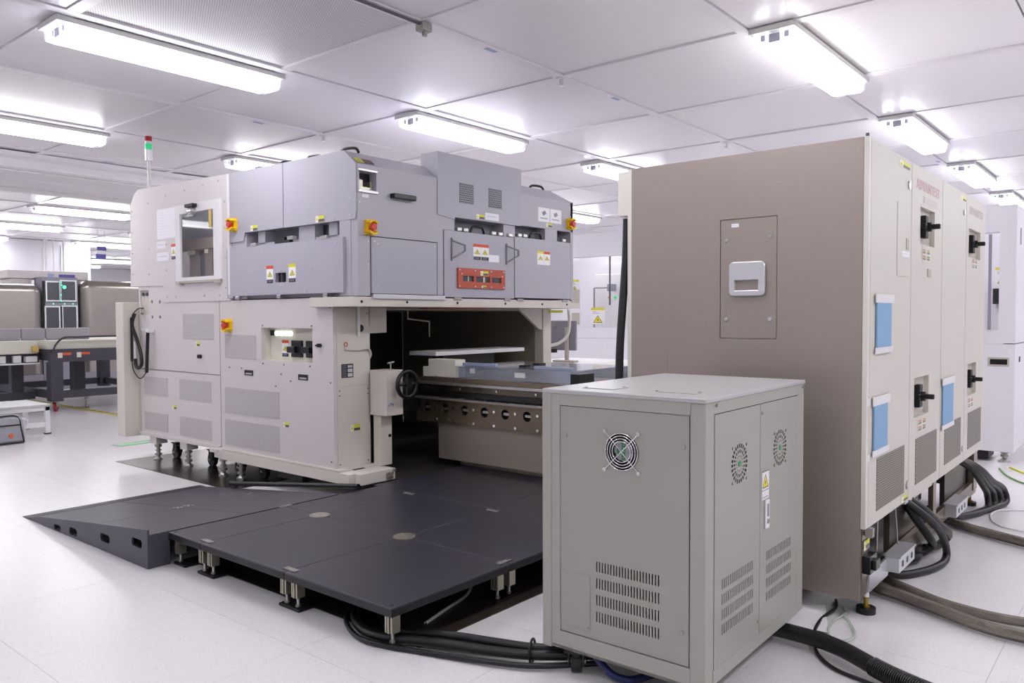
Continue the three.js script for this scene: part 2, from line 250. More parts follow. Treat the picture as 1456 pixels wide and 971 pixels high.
// fluorescent lamps
{
  const proto = new THREE.Group();
  const L = .65, W = .12;
  const add = (n, g, m, p = proto) => { const o = new THREE.Mesh(merged(g), m); o.name = n; o.castShadow = n !== 'diffuser'; o.receiveShadow = true; p.add(o); return o; };
  const body = add('housing', [bx(-L, L, -.028, 0, -W, W, .004)], M.lampBody);
  const prof = new THREE.Shape(); prof.moveTo(-.105, 0); prof.lineTo(-.098, -.045); prof.quadraticCurveTo(-.09, -.062, -.07, -.064); prof.lineTo(.07, -.064); prof.quadraticCurveTo(.09, -.062, .098, -.045); prof.lineTo(.105, 0); prof.closePath();
  const dg = ext(prof, 1.18, 4); dg.rotateY(Math.PI / 2); dg.translate(-.59, -.028, 0);
  add('diffuser', dg, M.glow);
  for (const s of [-1, 1]) {
    const cg = ext(prof, .035, 4); cg.rotateY(Math.PI / 2); cg.translate(s > 0 ? .59 : -.625, -.028, 0); const cap = add('end_cap', cg, M.clearCap);
    add('lamp_holder', [bx(s * .592, s * .606, -.075, -.03, -.03, .03, .003), bx(s * .592, s * .6, -.06, -.03, -.075, -.05), bx(s * .592, s * .6, -.06, -.03, .05, .075)], M.greyDark, cap);
  }
  const rows = [[-5, .155], [-3, .155], [-1, .155], [1, -.165], [3, -.165], [5, -.4], [7, -.12], [9, -.12], [11, -.12]];
  for (const [j, dz] of rows) for (const i of [-3, -1, 1, 3, 5, 7, 9]) {
    if (j === 5) continue;
    const x = NX + i * G + .6, z = NZ - j * G + dz;
    if (x < RX0 || (z < -16.4 && x < 6.9)) continue;
    const o = proto.clone(); o.name = numbered('ceiling_lamp'); o.position.set(x, CEIL - .001, z); o.rotation.y = 0; scene.add(o);
    const own = { '-1,1': 'fluorescent ceiling lamp beside the perforated filter panel above the ramp', '1,1': 'fluorescent ceiling lamp right above the grey machine top', '3,1': 'fluorescent ceiling lamp between the machine and the brown rack', '1,-1': 'fluorescent ceiling lamp in front of the brown rack top', '3,-1': 'fluorescent ceiling lamp above the second white rack door', '5,-1': 'fluorescent ceiling lamp between the rack and the far white machine', '-1,3': 'fluorescent ceiling lamp just before the ceiling soffit to the left of the signal tower', '1,3': 'fluorescent ceiling lamp half hidden behind the machine roof handles', '1,7': 'fluorescent ceiling lamp just beyond the ceiling soffit', '7,-1': 'fluorescent ceiling lamp right above the far white machine' }[i + ',' + j];
    meta(o, own ?? 'white fluorescent ceiling lamp with a glowing wraparound cover, one of the further rows', 'lamp', 'fluorescent lamps on the ceiling grid');
    const l = new THREE.RectAreaLight(LAMP_COLOR, LAMP_NITS, 1.16, .19); l.position.set(x, CEIL - .1, z); l.rotation.x = -Math.PI / 2; l.castShadow = true; scene.add(l);
  }
  // lamps of the deeper bay behind the corner of the left wall
  for (const [x, z] of [[9.2, -18.4], [9.2, -20.8], [9.2, -23.2], [11.6, -20.8]]) {
    const o = proto.clone(); o.name = numbered('ceiling_lamp'); o.position.set(x, CEIL - .001, z); scene.add(o);
    meta(o, 'white fluorescent ceiling lamp in the deeper bay beyond the wall corner', 'lamp', 'lamps in the deeper bay');
    const l = new THREE.RectAreaLight(LAMP_COLOR, LAMP_NITS, 1.16, .19); l.position.set(x, CEIL - .1, z); l.rotation.x = -Math.PI / 2; l.castShadow = true; scene.add(l);
  }
  const sprinkler = (x, z, label) => { const t = thing('sprinkler', label, 'sprinkler', [x, CEIL, z]); P('flange', cyl('y', x, CEIL - .004, z, .035, .008, 16), M.white, t); P('stem', cyl('y', x, CEIL - .025, z, .012, .04, 10), M.chrome, t); P('deflector', [cyl('y', x, CEIL - .047, z, .02, .003, 12), bar([x - .014, CEIL - .02, z], [x - .004, CEIL - .047, z], .002, 5), bar([x + .014, CEIL - .02, z], [x + .004, CEIL - .047, z], .002, 5)], M.chrome, t); };
  sprinkler(NX + G, NZ, 'small chrome sprinkler at the grid joint beside the blank panels above the ramp platform');
  sprinkler(NX + G, NZ - 2 * G, 'small chrome sprinkler at the grid joint above the grey machine top');
  sprinkler(NX + 3 * G, NZ, 'small chrome sprinkler at the grid joint above the brown steel cabinet');
  const b = thing('pipe_bracket', 'dark metal pipe bracket in the open ceiling joint', 'bracket', [NX, CEIL, NZ]);
  P('rod', [bar([NX - .45, CEIL - .012, NZ + .02], [NX + .01, CEIL - .012, NZ + .02], .008)], M.greyDeep, b);
  P('clamp', [bx(NX - .035, NX + .03, CEIL - .045, CEIL - .002, NZ - .01, NZ + .045, .004), cyl('y', NX, CEIL - .055, NZ + .02, .014, .02, 10)], M.steelDull, b);
}
// ------------------------------------------------------------------ shared small builders
// emergency stop: yellow guard + red mushroom, facing -X ('x') or +Z ('z')
function emergencyStop(face, x, y, z, parent, s = 1) {
  const ring = (a0, a1, r0, r1, d) => { const p = []; for (let k = 0; k <= 8; k++) { const t = a0 + (a1 - a0) * k / 8; p.push([Math.cos(t) * r1, Math.sin(t) * r1]); } for (let k = 8; k >= 0; k--) { const t = a0 + (a1 - a0) * k / 8; p.push([Math.cos(t) * r0, Math.sin(t) * r0]); } return ext(poly(p), d); };
  const place = g => { g.scale(s, s, s); if (face === 'x') g.rotateY(-Math.PI / 2); g.translate(x, y, z); return g; };
  const D = Math.PI / 180;
  const guard = P('emergency_stop', [ext(oval2(.032, .044, .012), .02), ring(35 * D, 145 * D, .033, .043, .05), ring(215 * D, 325 * D, .033, .043, .05)].map(place), M.yellow, parent, 'yellow emergency stop guard');
  P('button', [cyl('z', 0, 0, .03, .012, .022, 12), cyl('z', 0, 0, .045, .022, .016, 16, .019)].map(place), M.red, guard, 'red mushroom button');
}
function oval2(a, b, r) { const s = new THREE.Shape(); s.moveTo(-a + r, -b); s.lineTo(a - r, -b); s.absarc(a - r, -b + r, r, -Math.PI / 2, 0); s.lineTo(a, b - r); s.absarc(a - r, b - r, r, 0, Math.PI / 2); s.lineTo(-a + r, b); s.absarc(-a + r, b - r, r, Math.PI / 2, Math.PI); s.lineTo(-a, -b + r); s.absarc(-a + r, -b + r, r, Math.PI, Math.PI * 1.5); return s; }
function levelingFoot(x, z, top, parent, r = .032) {
  const f = P('leveling_foot', [cyl('y', x, .006, z, r, .012, 16), cyl('y', x, .02, z, r * .8, .016, 16, r * .4)], M.steel, parent);
  P('threaded_rod', [cyl('y', x, top / 2 + .01, z, .014, top - .02, 10), cyl('y', x, .045, z, .026, .016, 6), cyl('y', x, .075, z, .022, .01, 6), cyl('y', x, top - .03, z, .026, .018, 6)], M.steelDull, f);
}
function caster(x, z, top, parent, r = .035, rotY = 0, wheelMat = M.rubber, forkMat = M.black) {
  const R = g => g.rotateY(rotY).translate(x, 0, z);
  const f = P('caster', [bx(-.035, .035, top - .008, top, -.035, .035), bx(-.03, .03, r, top - .004, -.024, -.019), bx(-.03, .03, r, top - .004, .019, .024), cyl('y', 0, top - .016, 0, .026, .012, 14)].map(R), forkMat, parent);
  P('wheel', [R(cyl('z', .012, r, 0, r, .03, 20))], wheelMat, f);
  P('axle', [R(cyl('z', .012, r, 0, .008, .056, 10))], M.steel, f);
}
// arched black pull handle; axis along which it spans
function archHandle(name, span, x, y, z, len, h, parent, out) {
  // out: unit vector of projection
  const o = new THREE.Vector3(...out), a = new THREE.Vector3(...span), c = new THREE.Vector3(x, y, z);
  const q = (u, v) => c.clone().addScaledVector(a, u).addScaledVector(o, v).toArray();
  const l = len / 2;
  return P(name, [tube([q(-l, 0), q(-l * .82, h * .7), q(-l * .6, h), q(l * .6, h), q(l * .82, h * .7), q(l, 0)], .009, 8, 24)], M.blackGloss, parent, 'black pull handle');
}

// ------------------------------------------------------------------ the big machine on the left
const mc = thing('handler_machine', 'large white and grey automated machine standing behind the dark ramp platform', 'machine', [2.911, 0, -3.775]);
{
  const XF = 2.911;
  // ---- lower white body around the open bay
  const holeW = rect(-4.518, -3.973, .822, 1.031);
  P('lower_body', [
    bx(3.0, 3.19, .801, 1.059, -4.999, -3.776), bx(XF + .03, 3.189, 1.06, 1.155, -5.0, -3.775), bx(XF + .03, 3.189, .19, .80, -5.0, -3.775), bx(XF + .03, 3.01, .8005, 1.0595, -4.9995, -4.54), bx(XF + .03, 3.01, .8005, 1.0595, -3.95, -3.7765),
    bx(XF + .012, 3.19, .207, 1.34, -6.19, -5.0), bx(3.19, 5.05, .19, 1.155, -6.19, -5.42), bx(XF + .031, 4.99, 1.156, 1.214, -6.189, -3.94),
  ], M.beige2, mc);
  const near = P('side_panel', plateX(poly([[-5.012, .2], [-3.775, .2], [-3.775, 1.172], [-3.94, 1.172], [-3.94, 1.212], [-5.012, 1.212]]), [rect(-4.518, -3.973, .822, 1.031)], XF, XF + .03), M.beigeLav, mc);
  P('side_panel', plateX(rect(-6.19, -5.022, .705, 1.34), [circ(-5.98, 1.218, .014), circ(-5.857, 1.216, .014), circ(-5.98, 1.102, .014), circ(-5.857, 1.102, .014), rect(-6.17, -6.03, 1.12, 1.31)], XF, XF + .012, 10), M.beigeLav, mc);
  P('side_panel', plateX(rect(-6.19, -5.022, .21, .697), null, XF, XF + .012), M.beigeLav, mc);
  P('hole_shade_lining', [[-5.98, 1.218], [-5.857, 1.216], [-5.98, 1.102], [-5.857, 1.102]].map(([z, y]) => cyl('x', XF + .0095, y, z, .0139, .003, 14)), M.rubber, mc, 'black discs standing for the shade in the open holes');  // black discs put the shade of the open holes into colour
  P('front_pillar', [bx(2.935, 3.18, .19, 1.15, -3.777, -3.771)], M.beige, mc);
  const corner = P('beam_gusset', [plateZ(poly([[3.18, 1.155], [3.325, 1.155], [3.325, 1.0], [3.18, .997]]), null, -3.80, -3.775)], M.beige, mc);
  P('back_post', [bx(4.945, 5.05, .16, 1.155, -3.86, -3.775, .004)], M.beige, mc);
  P('post_gusset', [plateZ(poly([[4.66, 1.155], [4.945, 1.155], [4.945, .99], [4.90, 1.0]]), null, -3.81, -3.785)], M.beige, mc);
  // bay interior
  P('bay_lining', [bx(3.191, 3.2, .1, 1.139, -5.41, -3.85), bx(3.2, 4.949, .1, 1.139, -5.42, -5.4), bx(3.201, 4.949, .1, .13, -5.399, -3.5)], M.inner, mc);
  P('bay_side_sheet', [bx(4.95, 4.97, .1, 1.15, -5.4, -3.87)], M.innerBrown, mc);
  P('bay_roof', [bx(3.2, 4.95, 1.14, 1.155, -5.42, -3.8)], M.innerBrown, mc);
  P('hanging_hook', [bar([3.62, 1.15, -3.9], [3.62, 1.08, -3.9], .006), bar([3.62, 1.085, -3.9], [3.82, 1.065, -3.9], .006), bar([3.82, 1.07, -3.9], [3.82, .96, -3.9], .006)], M.bronze, mc);
  P('red_strip', [bx(3.62, 4.2, 1.148, 1.156, -3.78, -3.7)], M.redPlate, mc);
  // ---- base rails, feet, casters
  P('base_rail', [bx(2.893, 3.19, .125, .187, -5.03, -3.62), bx(2.9, 3.19, .19, .2, -5.03, -3.72)], M.beige, mc);
  P('base_rail', [bx(2.9, 3.19, .185, .21, -6.2, -5.03), bx(2.88, 2.93, .165, .19, -5.12, -5.03)], M.beigeLav, mc);
  P('base_foot_block', [bx(2.935, 3.205, .122, .189, -3.77, -3.57, .003)], M.beige, mc);
  P('bolts', [[3.14, .14], [3.165, .14], [3.14, .165], [3.165, .165], [3.19, .18]].map(([x, y]) => cyl('z', x, y, -3.562, .009, .018, 10)), M.steelDull, mc);
  P('floor_vent', [bx(3.0, 3.08, .1891, .1915, -3.73, -3.70)], M.black, mc);
  for (const [x, z] of [[2.95, -6.0], [2.95, -5.54], [2.93, -5.03], [2.945, -4.83]]) { levelingFoot(x, z, .14, mc); P('leg_block', bx(x - .04, x + .05, .13, .19, z - .05, z + .05, .003), M.beigeLav, mc); }
  for (const [x, z] of [[3.08, -5.95], [3.08, -5.42], [3.05, -5.0], [3.06, -4.72], [3.15, -4.4]]) caster(x, z, .125, mc, .048, Math.PI / 2);
  P('foot_block', bx(3.0, 3.14, .05, .125, -4.5, -4.22), M.black, mc);
  // ---- side panel furniture
  const vent = (z0, z1, y0, y1) => P('vent_grille', bx(XF - .0025, XF + .004, y0, y1, z0, z1), M.perfWhite, mc, 'fine perforated vent');
  vent(-5.513, -5.093, .945, 1.123); vent(-4.95, -4.578, .824, .98); vent(-6.125, -5.76, .504, .643); vent(-5.578, -5.142, .502, .648); vent(-6.125, -5.763, .235, .37); vent(-5.58, -5.142, .232, .374); vent(-4.96, -4.326, .452, .622); vent(-4.963, -4.328, .232, .404);
  const rc = P('control_recess', [bx(XF + .03, 2.99, .805, .822, -4.53, -3.96), bx(XF + .03, 2.99, 1.031, 1.048, -4.53, -3.96), bx(XF + .03, 2.99, .8221, 1.0309, -4.53, -4.518), bx(XF + .03, 2.99, .8221, 1.0309, -3.973, -3.96), bx(2.982, 2.9899, .8222, 1.0308, -4.5179, -3.9731)], M.cream, mc);
  for (let k = 0; k < 4; k++) P('pilot_light', cyl('x', 2.975, .995, -4.437 + k * .049, .016, .014, 16), M.lampDot, rc, 'lit white pilot lamp');
  P('hour_meter', bx(2.97, 2.983, .98, 1.015, -4.505, -4.475, .003), M.black, rc);
  for (const z of [-4.213, -4.06]) P('breaker', [bx(2.962, 2.983, .846, .952, z - .055, z + .05, .004), bx(2.94, 2.965, .874, .914, z - .072, z + .01, .004)], M.blackGloss, rc);
  sticker('warning_label', T.warnR, 'x', -4.392, -4.318, .846, .952, 2.982, rc);
  P('toggle', [cyl('x', XF - .012, .929, -3.894, .012, .024, 10), bx(XF - .03, XF - .012, .924, .934, -3.91, -3.88)], M.black, mc);
  P('knob', cyl('x', XF - .012, .823, -5.27, .014, .026, 12), M.black, mc);
  for (const [z0, z1, y0, y1] of [[-4.713, -4.616, .716, .75], [-4.117, -4.023, .713, .747]]) { const l = P('flush_latch', [bx(XF - .004, XF + .002, y0, y1, z0, z0 + .008), bx(XF - .004, XF + .002, y0, y1, z1 - .008, z1), bx(XF - .004, XF + .002, y1 - .008, y1, z0, z1), bx(XF - .004, XF + .002, y0, y0 + .006, z0, z1), bx(XF - .001, XF + .001, y0, y1, z0, z1)], M.black, mc); P('latch_tab', bx(XF - .004, XF - .001, y0 + .006, y0 + .016, z0 + .012, z1 - .01), M.steel, l); }
  for (const [z, y] of [[-5.313, .91], [-5.658, .436], [-4.254, .423]]) sticker('caution_tag', T.tag, 'x', z - .03, z + .03, y - .016, y + .016, XF, mc);
  P('screws', screws('x', XF, [[-3.8, 1.155], [-3.8, .71], [-3.8, .24], [-4.0, .8], [-4.27, .8], [-4.5, .8], [-4.3, .74], [-4.36, .66], [-4.2, .7], [-4.9, .76], [-4.75, .76], [-4.0, .18], [-4.4, .18], [-4.5, 1.045], [-3.98, 1.045]]), M.greyDeep, mc);
  emergencyStop('x', XF, 1.044, -4.89, mc);
  // fittings and hanging service cords at the far end
  P('connector', [cyl('x', XF + .006, 1.28, -6.13, .014, .014, 12), cyl('x', XF + .006, 1.28, -6.07, .014, .014, 12), bar([XF, 1.17, -6.15], [XF - .02, 1.17, -6.08], .006), bar([XF, 1.13, -6.15], [XF - .02, 1.13, -6.09], .006)], M.greyDeep, mc);
  const cord = P('service_cord', [tube([[2.88, 1.13, -6.2], [2.86, 1.05, -6.2], [2.86, .92, -6.12], [2.86, .80, -6.06], [2.86, .74, -6.06], [2.86, .71, -6.11], [2.86, .73, -6.15], [2.86, .78, -6.16]], .013)], M.rubber, mc);
  P('cord_plug', [cyl('y', 2.86, .85, -6.16, .01, .13, 10)], M.aluWhite, cord);
  P('service_cord', [bar([2.87, .99, -5.97], [2.87, .68, -6.0], .013), bar([2.85, 1.1, -6.19], [2.848, .76, -6.19], .01), tube([[2.905, 1.17, -6.12], [2.89, 1.17, -6.15], [2.86, 1.13, -6.18], [2.85, 1.09, -6.19]], .004), tube([[2.848, .77, -6.19], [2.85, .69, -6.17], [2.865, .63, -6.1], [2.87, .68, -6.0]], .004)], M.rubber, mc);
  P('cord_clip', [bx(2.86, XF, .985, 1.01, -5.985, -5.95), bx(2.865, XF, 1.0, 1.015, -6.07, -6.05)], M.aluWhite, mc);
  P('hinged_cover', [bx(2.795, 2.95, .175, 1.218, -6.34, -6.21, .006)], M.beige, mc, 'open cream cover box');
  // pillar furniture
  sticker('rating_plate', T.data, 'z', 2.965, 3.055, .735, .818, -3.771, mc); sticker('caution_tag', T.tag, 'z', 3.03, 3.105, .41, .448, -3.771, mc);
  P('pillar_port', [cyl('z', 3.11, 1.03, -3.768, .022, .012, 18)], M.black, mc);
  P('hanging_strap', [bx(3.083, 3.101, .985, 1.165, -3.765, -3.757)], M.white, mc);
  P('warning_dot', [new THREE.TorusGeometry(.012, .0025, 6, 18).translate(3.0, .935, -3.769)], M.orange, mc);
  P('panel_seam', [bx(2.94, 3.176, .684, .686, -3.7712, -3.7705)], M.beigeDark, mc);
  P('cable_bulge', [tube([[2.99, .905, -3.768], [3.09, .9, -3.765], [3.16, .905, -3.76], [3.19, .87, -3.77], [3.185, .84, -3.78]], .008)], M.beige2, mc);
  P('pillar_screws', screws('z', -3.771, [[2.95, .66], [2.95, .63], [3.165, .66], [3.165, .63], [2.95, .22], [3.165, .22], [3.165, 1.12]], .004), M.greyDeep, mc);
  // handwheel unit
  P('gearbox', [bx(3.165, 3.30, .5, .775, -3.75, -3.6, .004), bx(3.182, 3.27, .19, .5, -3.74, -3.67, .003)], M.beige, mc);
  P('gearbox_port', [cyl('z', 3.25, .37, -3.668, .01, .008, 12)], M.black, mc);
  { const hx = 3.275, hy = .69, hz = -3.535; const hw = P('handwheel', [new THREE.TorusGeometry(.078, .013, 10, 32).translate(hx, hy, hz), bar([hx, hy - .075, hz], [hx, hy + .075, hz], .008), bar([hx - .075, hy, hz], [hx + .075, hy, hz], .008)], M.blackGloss, mc, 'black handwheel'); P('hub', [cyl('z', hx, hy, hz, .022, .04, 16)], M.black, hw); P('shaft', [bar([hx, hy, -3.6], [hx, hy, hz], .014)], M.steel, hw); P('lock_lever', [bar([hx - .02, .775, -3.66], [hx - .02, .815, -3.66], .005), bar([hx - .045, .815, -3.66], [hx + .005, .82, -3.66], .006)], M.steel, hw); }
  P('gear_dial', [new THREE.TorusGeometry(.018, .004, 6, 20, Math.PI).translate(3.2, .56, -3.597)], M.lavBlue, mc);
  // ---- upper beam
  P('cross_beam', [bx(2.862, 4.99, 1.157, 1.214, -3.93, -3.536, .003)], M.beige, mc);
  P('beam_hole_shade_lining', [2.93, 3.28, 3.72, 4.2, 4.62, 4.93].map(x => cyl('z', x, 1.186, -3.535, .008, .004, 10)), M.black, mc);  // black discs stand in for the dark of holes in the beam
  P('silver_sill', [bx(3.007, 3.596, 1.203, 1.23, -3.55, -3.522, .002)], M.alu, mc);
  P('yellow_strip', [bx(5.02, 5.2, 1.125, 1.145, -3.80, -3.77)], M.lime, mc);
  P('side_slab', [bx(4.99, 5.2, 1.157, 1.2, -3.9, -3.6)], M.beige, mc);
  // ---- white upper module with window
  P('white_module', [plateX(poly([[-4.925, 1.212], [-4.87, 1.212], [-4.87, 2.062], [-6.16, 2.09], [-6.22, 2.065], [-6.29, 1.98], [-6.31, 1.345], [-5.785, 1.335], [-5.775, 1.212]]), [rect(-5.56, -4.965, 1.365, 1.9)], XF - .006, XF + .03), bx(XF + .0305, 4.8, 1.34, 1.36, -6.29, -4.87), bx(XF + .0305, 4.8, 1.361, 2.0, -6.3, -6.27), bx(4.75, 4.799, 1.361, 2.0, -6.269, -4.9)], M.beigeLav, mc);
  { const w = P('window_frame', plateX(rect(-5.565, -4.96, 1.36, 1.905), [rect(-5.5, -5.045, 1.386, 1.842)], XF - .022, XF - .006), M.white, mc); P('pane', bx(XF - .012, XF - .009, 1.386, 1.842, -5.5, -5.045), M.glass, w); P('frame_latch', [bx(XF - .06, XF - .022, 1.872, 1.897, -5.36, -5.25, .004)], M.black, w); P('lock_body', [cyl('z', XF - .04, 1.84, -5.30, .022, .05, 12), bx(XF - .04, XF - .02, 1.81, 1.85, -5.36, -5.28, .004)], M.steel, w); P('bottom_hinge', [bx(XF - .03, XF - .006, 1.345, 1.36, -5.54, -5.0), bx(XF - .035, XF - .006, 1.335, 1.358, -5.55, -5.49), bx(XF - .035, XF - .006, 1.335, 1.358, -5.03, -4.97)], M.beigeDark, w); }
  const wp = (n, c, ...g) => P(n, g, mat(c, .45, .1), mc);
  wp('inner_beam', 0x9a9ca9, bx(3.10, 3.14, 1.69, 1.9, -5.9, -4.95)); wp('inner_beam', 0xb1a49c, bx(3.06, 3.12, 1.605, 1.685, -5.9, -4.95)); wp('inner_column', 0xbdb7b2, bx(3.08, 3.14, 1.362, 1.6, -5.72, -5.61)); wp('inner_column', 0x8d8c93, bx(3.1, 3.16, 1.362, 1.6, -5.6, -5.49)); wp('inner_column', 0xb0a7a0, bx(3.07, 3.13, 1.362, 1.6, -5.48, -5.38)); wp('inner_column', 0x77767c, bx(3.12, 3.16, 1.362, 1.6, -5.37, -5.27)); wp('inner_cabinet', 0xe9ecf2, bx(3.06, 3.12, 1.362, 1.53, -5.26, -5.1)); wp('inner_bracket', 0xd9dbe0, bx(3.02, 3.05, 1.58, 1.7, -5.24, -5.17)); wp('inner_label', 0xf0eee8, bx(3.055, 3.0595, 1.57, 1.6, -5.7, -5.6)); wp('inner_label', 0xf0e9dc, bx(3.055, 3.0595, 1.57, 1.6, -5.46, -5.41));  // the whitest box stands in for light coming from behind the window
  P('amber_tape', [bx(XF - .0225, XF - .013, 1.72, 1.84, -5.1, -5.075)], M.amber, mc);
  P('amber_tape', bx(3.02, 3.03, 1.60, 1.72, -5.155, -5.12), M.amber, mc);
  P('module_interior', [bx(4.0, 4.02, 1.361, 1.75, -6.26, -4.9)], M.grey, mc);
  sticker('paper_notice', T.paper, 'x', -5.865, -5.59, 1.685, 1.905, XF - .006, mc, 'white paper notice'); sticker('paper_notice', T.small, 'x', -5.874, -5.735, 1.612, 1.668, XF - .006, mc); sticker('paper_notice', T.small, 'x', -5.876, -5.693, 1.52, 1.585, XF - .006, mc); sticker('warning_label', T.warnR, 'x', -5.655, -5.59, 1.526, 1.638, XF - .006, mc);
  P('module_screws', screws('x', XF - .006, [[-6.27, 1.93], [-6.27, 1.76], [-6.27, 1.6], [-6.27, 1.44], [-6.0, 1.97], [-6.0, 1.62], [-6.0, 1.43], [-5.73, 2.0], [-5.73, 1.64], [-5.73, 1.45], [-5.73, 1.25], [-5.45, 2.01], [-5.2, 2.02], [-5.0, 2.03], [-4.92, 1.88], [-4.92, 1.7], [-4.92, 1.5], [-4.92, 1.3], [-5.2, 1.25], [-5.0, 1.25], [-5.6, 1.25]], .007), M.beigeDark, mc);
  P('module_edge_strip', bx(XF - .012, XF + .03, 1.25, 2.06, -4.885, -4.862, .002), M.white, mc);
  // signal tower
  { const x = 2.965, z = -6.1; const t = P('signal_tower', [cyl('y', x, 2.20, z, .013, .24, 14)], M.white, mc, 'signal tower with red and green lenses'); P('tower_base', [cyl('y', x, 2.355, z, .027, .085, 20)], M.aluWhite, t); P('green_lens', cyl('y', x, 2.42, z, .026, .046, 20), M.greenLit, t, 'lit green lens'); P('white_ring', cyl('y', x, 2.452, z, .0265, .02, 20), M.white, t); P('red_lens', cyl('y', x, 2.48, z, .026, .038, 20), M.redLens, t, 'red lens'); P('cap', cyl('y', x, 2.504, z, .026, .012, 20, .02), M.white, t); }
  // ---- grey upper module: left side
  const G1 = 2.905;
  P('grey_core', [bx(3.02, 4.98, 1.22, 1.95, -4.86, -3.66)], M.greyDark, mc);
  P('roof_cap', new ConvexGeometry([[2.915, 1.94, -3.545], [5.01, 1.94, -3.545], [5.01, 1.94, -4.86], [2.915, 1.94, -4.86], [2.915, 1.965, -3.54], [5.012, 1.965, -3.54], [5.012, 1.965, -4.86], [4.88, 2.05, -3.65], [2.915, 2.05, -3.65], [2.915, 2.05, -4.86], [4.88, 2.05, -4.86]].map(p => new THREE.Vector3(...p))), M.grey, mc);
  P('upper_side_panel', plateX(poly([[-4.245, 1.655], [-3.556, 1.655], [-3.545, 1.7], [-3.545, 1.965], [-3.652, 2.053], [-4.245, 2.056]]), null, G1, 2.93), M.grey2, mc);
  P('upper_side_panel', plateX(poly([[-4.86, 1.6], [-4.7, 1.6], [-4.68, 1.655], [-4.251, 1.655], [-4.251, 2.056], [-4.86, 2.062]]), null, G1, 2.93), M.grey2, mc);
  P('side_filler', [bx(2.931, 3.019, 1.656, 1.935, -4.855, -3.68), bx(2.931, 3.08, 1.72, 1.95, -3.68, -3.665)], M.greyDark, mc);
  P('side_column', [bx(G1 + .003, 3.02, 1.22, 1.655, -3.70, -3.60), bx(2.915, 3.06, 1.22, 1.655, -4.86, -4.68), bx(2.94, 3.02, 1.22, 1.58, -4.68, -3.7)], M.grey, mc);
  P('side_column', [bx(G1 - .004, 2.98, 1.225, 1.562, -4.905, -4.835, .006)], M.grey, mc);
  const dr = P('drawer_panel', plateX(rect(-4.825, -3.65, 1.24, 1.558), [rect(-4.319, -4.205, 1.316, 1.376)], G1 - .014, G1 + .01), M.grey2, mc);
  P('drawer_pull', [bx(2.925, 2.94, 1.316, 1.376, -4.319, -4.205), bx(2.9, 2.93, 1.316, 1.376, -4.27, -4.262)], M.greyDeep, dr);
  P('drawer_screws', screws('x', G1 - .014, [[-4.26, 1.39], [-4.26, 1.3], [-4.33, 1.34], [-4.19, 1.345], [-3.72, 1.53], [-3.72, 1.27], [-4.2, 1.54], [-4.0, 1.53], [-4.45, 1.53], [-4.6, 1.4], [-3.95, 1.4], [-4.3, 1.26], [-4.0, 1.26], [-4.6, 1.26], [-3.72, 1.4]]), M.alu, dr);
  sticker('warning_label', T.warnR, 'x', -4.415, -4.341, 1.314, 1.424, G1 - .014, dr); sticker('warning_label', T.warnY, 'x', -4.178, -4.103, 1.314, 1.426, G1 - .014, dr);
  for (const g of [bx(2.94, 3.02, 1.575, 1.655, -4.58, -4.5), bx(2.935, 3.0, 1.56, 1.655, -4.13, -3.97), bx(2.94, 3.02, 1.575, 1.655, -3.84, -3.76)]) P('recess_block', g, M.grey, mc);
  P('recess_clamp', [bx(2.92, 2.96, 1.56, 1.6, -4.34, -4.26), bx(2.915, 2.95, 1.56, 1.58, -4.36, -4.2)], M.black, mc);
  for (const [z, y, w] of [[-4.56, 1.556, .03], [-3.83, 1.556, .03], [-4.16, 1.575, .03], [-4.76, 1.216, .02], [-4.29, 1.216, .02], [-3.82, 1.216, .02]]) P('toggle_latch', bx(2.888, 2.92, y, y + .022, z - w, z + w, .004), M.steel, mc);
  sticker('caution_tag', T.tag, 'x', -4.61, -4.53, 1.658, 1.694, G1, mc); sticker('caution_tag', T.tag, 'x', -3.92, -3.835, 1.66, 1.698, G1, mc);
  P('side_screws', screws('x', G1, [[-3.6, 1.68], [-3.6, 1.78], [-3.75, 1.668], [-4.2, 1.668], [-4.3, 1.668], [-3.65, 1.5], [-3.65, 1.3]]), M.alu, mc);
  emergencyStop('x', G1, 1.713, -4.80, mc);
  for (const [z, l] of [[-4.6, .1], [-4.3, .12], [-4.01, .12], [-3.68, .13]]) archHandle('roof_handle', [0.25, 0, .97], 2.97, 2.047, z, l, .028, mc, [0, 1, 0]);
  // ---- grey upper module: front
  const ZF = -3.54;
  P('front_upper_panel', plateZ(rect(2.911, 3.545, 1.565, 1.965), [rect(2.922, 3.052, 1.82, 1.93)], ZF - .06, ZF), M.grey, mc);
  P('front_upper_panel', [bx(4.377, 5.012, 1.742, 1.965, ZF - .06, ZF)], M.grey, mc);
  P('front_corner', [bx(2.911, 3.0, 1.218, 1.565, ZF - .08, ZF, .003)], M.grey, mc);
  P('front_side_panel', [bx(3.008, 3.538, 1.234, 1.56, ZF - .05, ZF + .002, .002)], M.grey2, mc);
  P('front_divider', [bx(3.545, 3.594, 1.234, 1.65, ZF - .06, ZF), bx(3.545, 3.7, 1.65, 1.742, ZF - .06, ZF)], M.grey, mc);
  const hood = P('screen_hood', [plateZ(poly([[3.545, 1.74], [3.7, 1.72], [3.7, 1.735], [4.377, 1.735], [4.377, 2.133], [3.545, 2.133]]), null, -3.68, ZF + .006)], M.grey2, mc);
  for (const x of [3.742, 4.027]) P('vent_grille', bx(x, x + .135, 1.832, 1.962, ZF + .004, ZF + .0085), M.perfGrey, hood, 'perforated vent');
  sticker('caution_tag', T.tag, 'z', 3.905, 3.985, 1.745, 1.775, ZF + .006, hood); sticker('paper_notice', T.small, 'z', 3.99, 4.132, 1.746, 1.794, ZF + .006, hood);
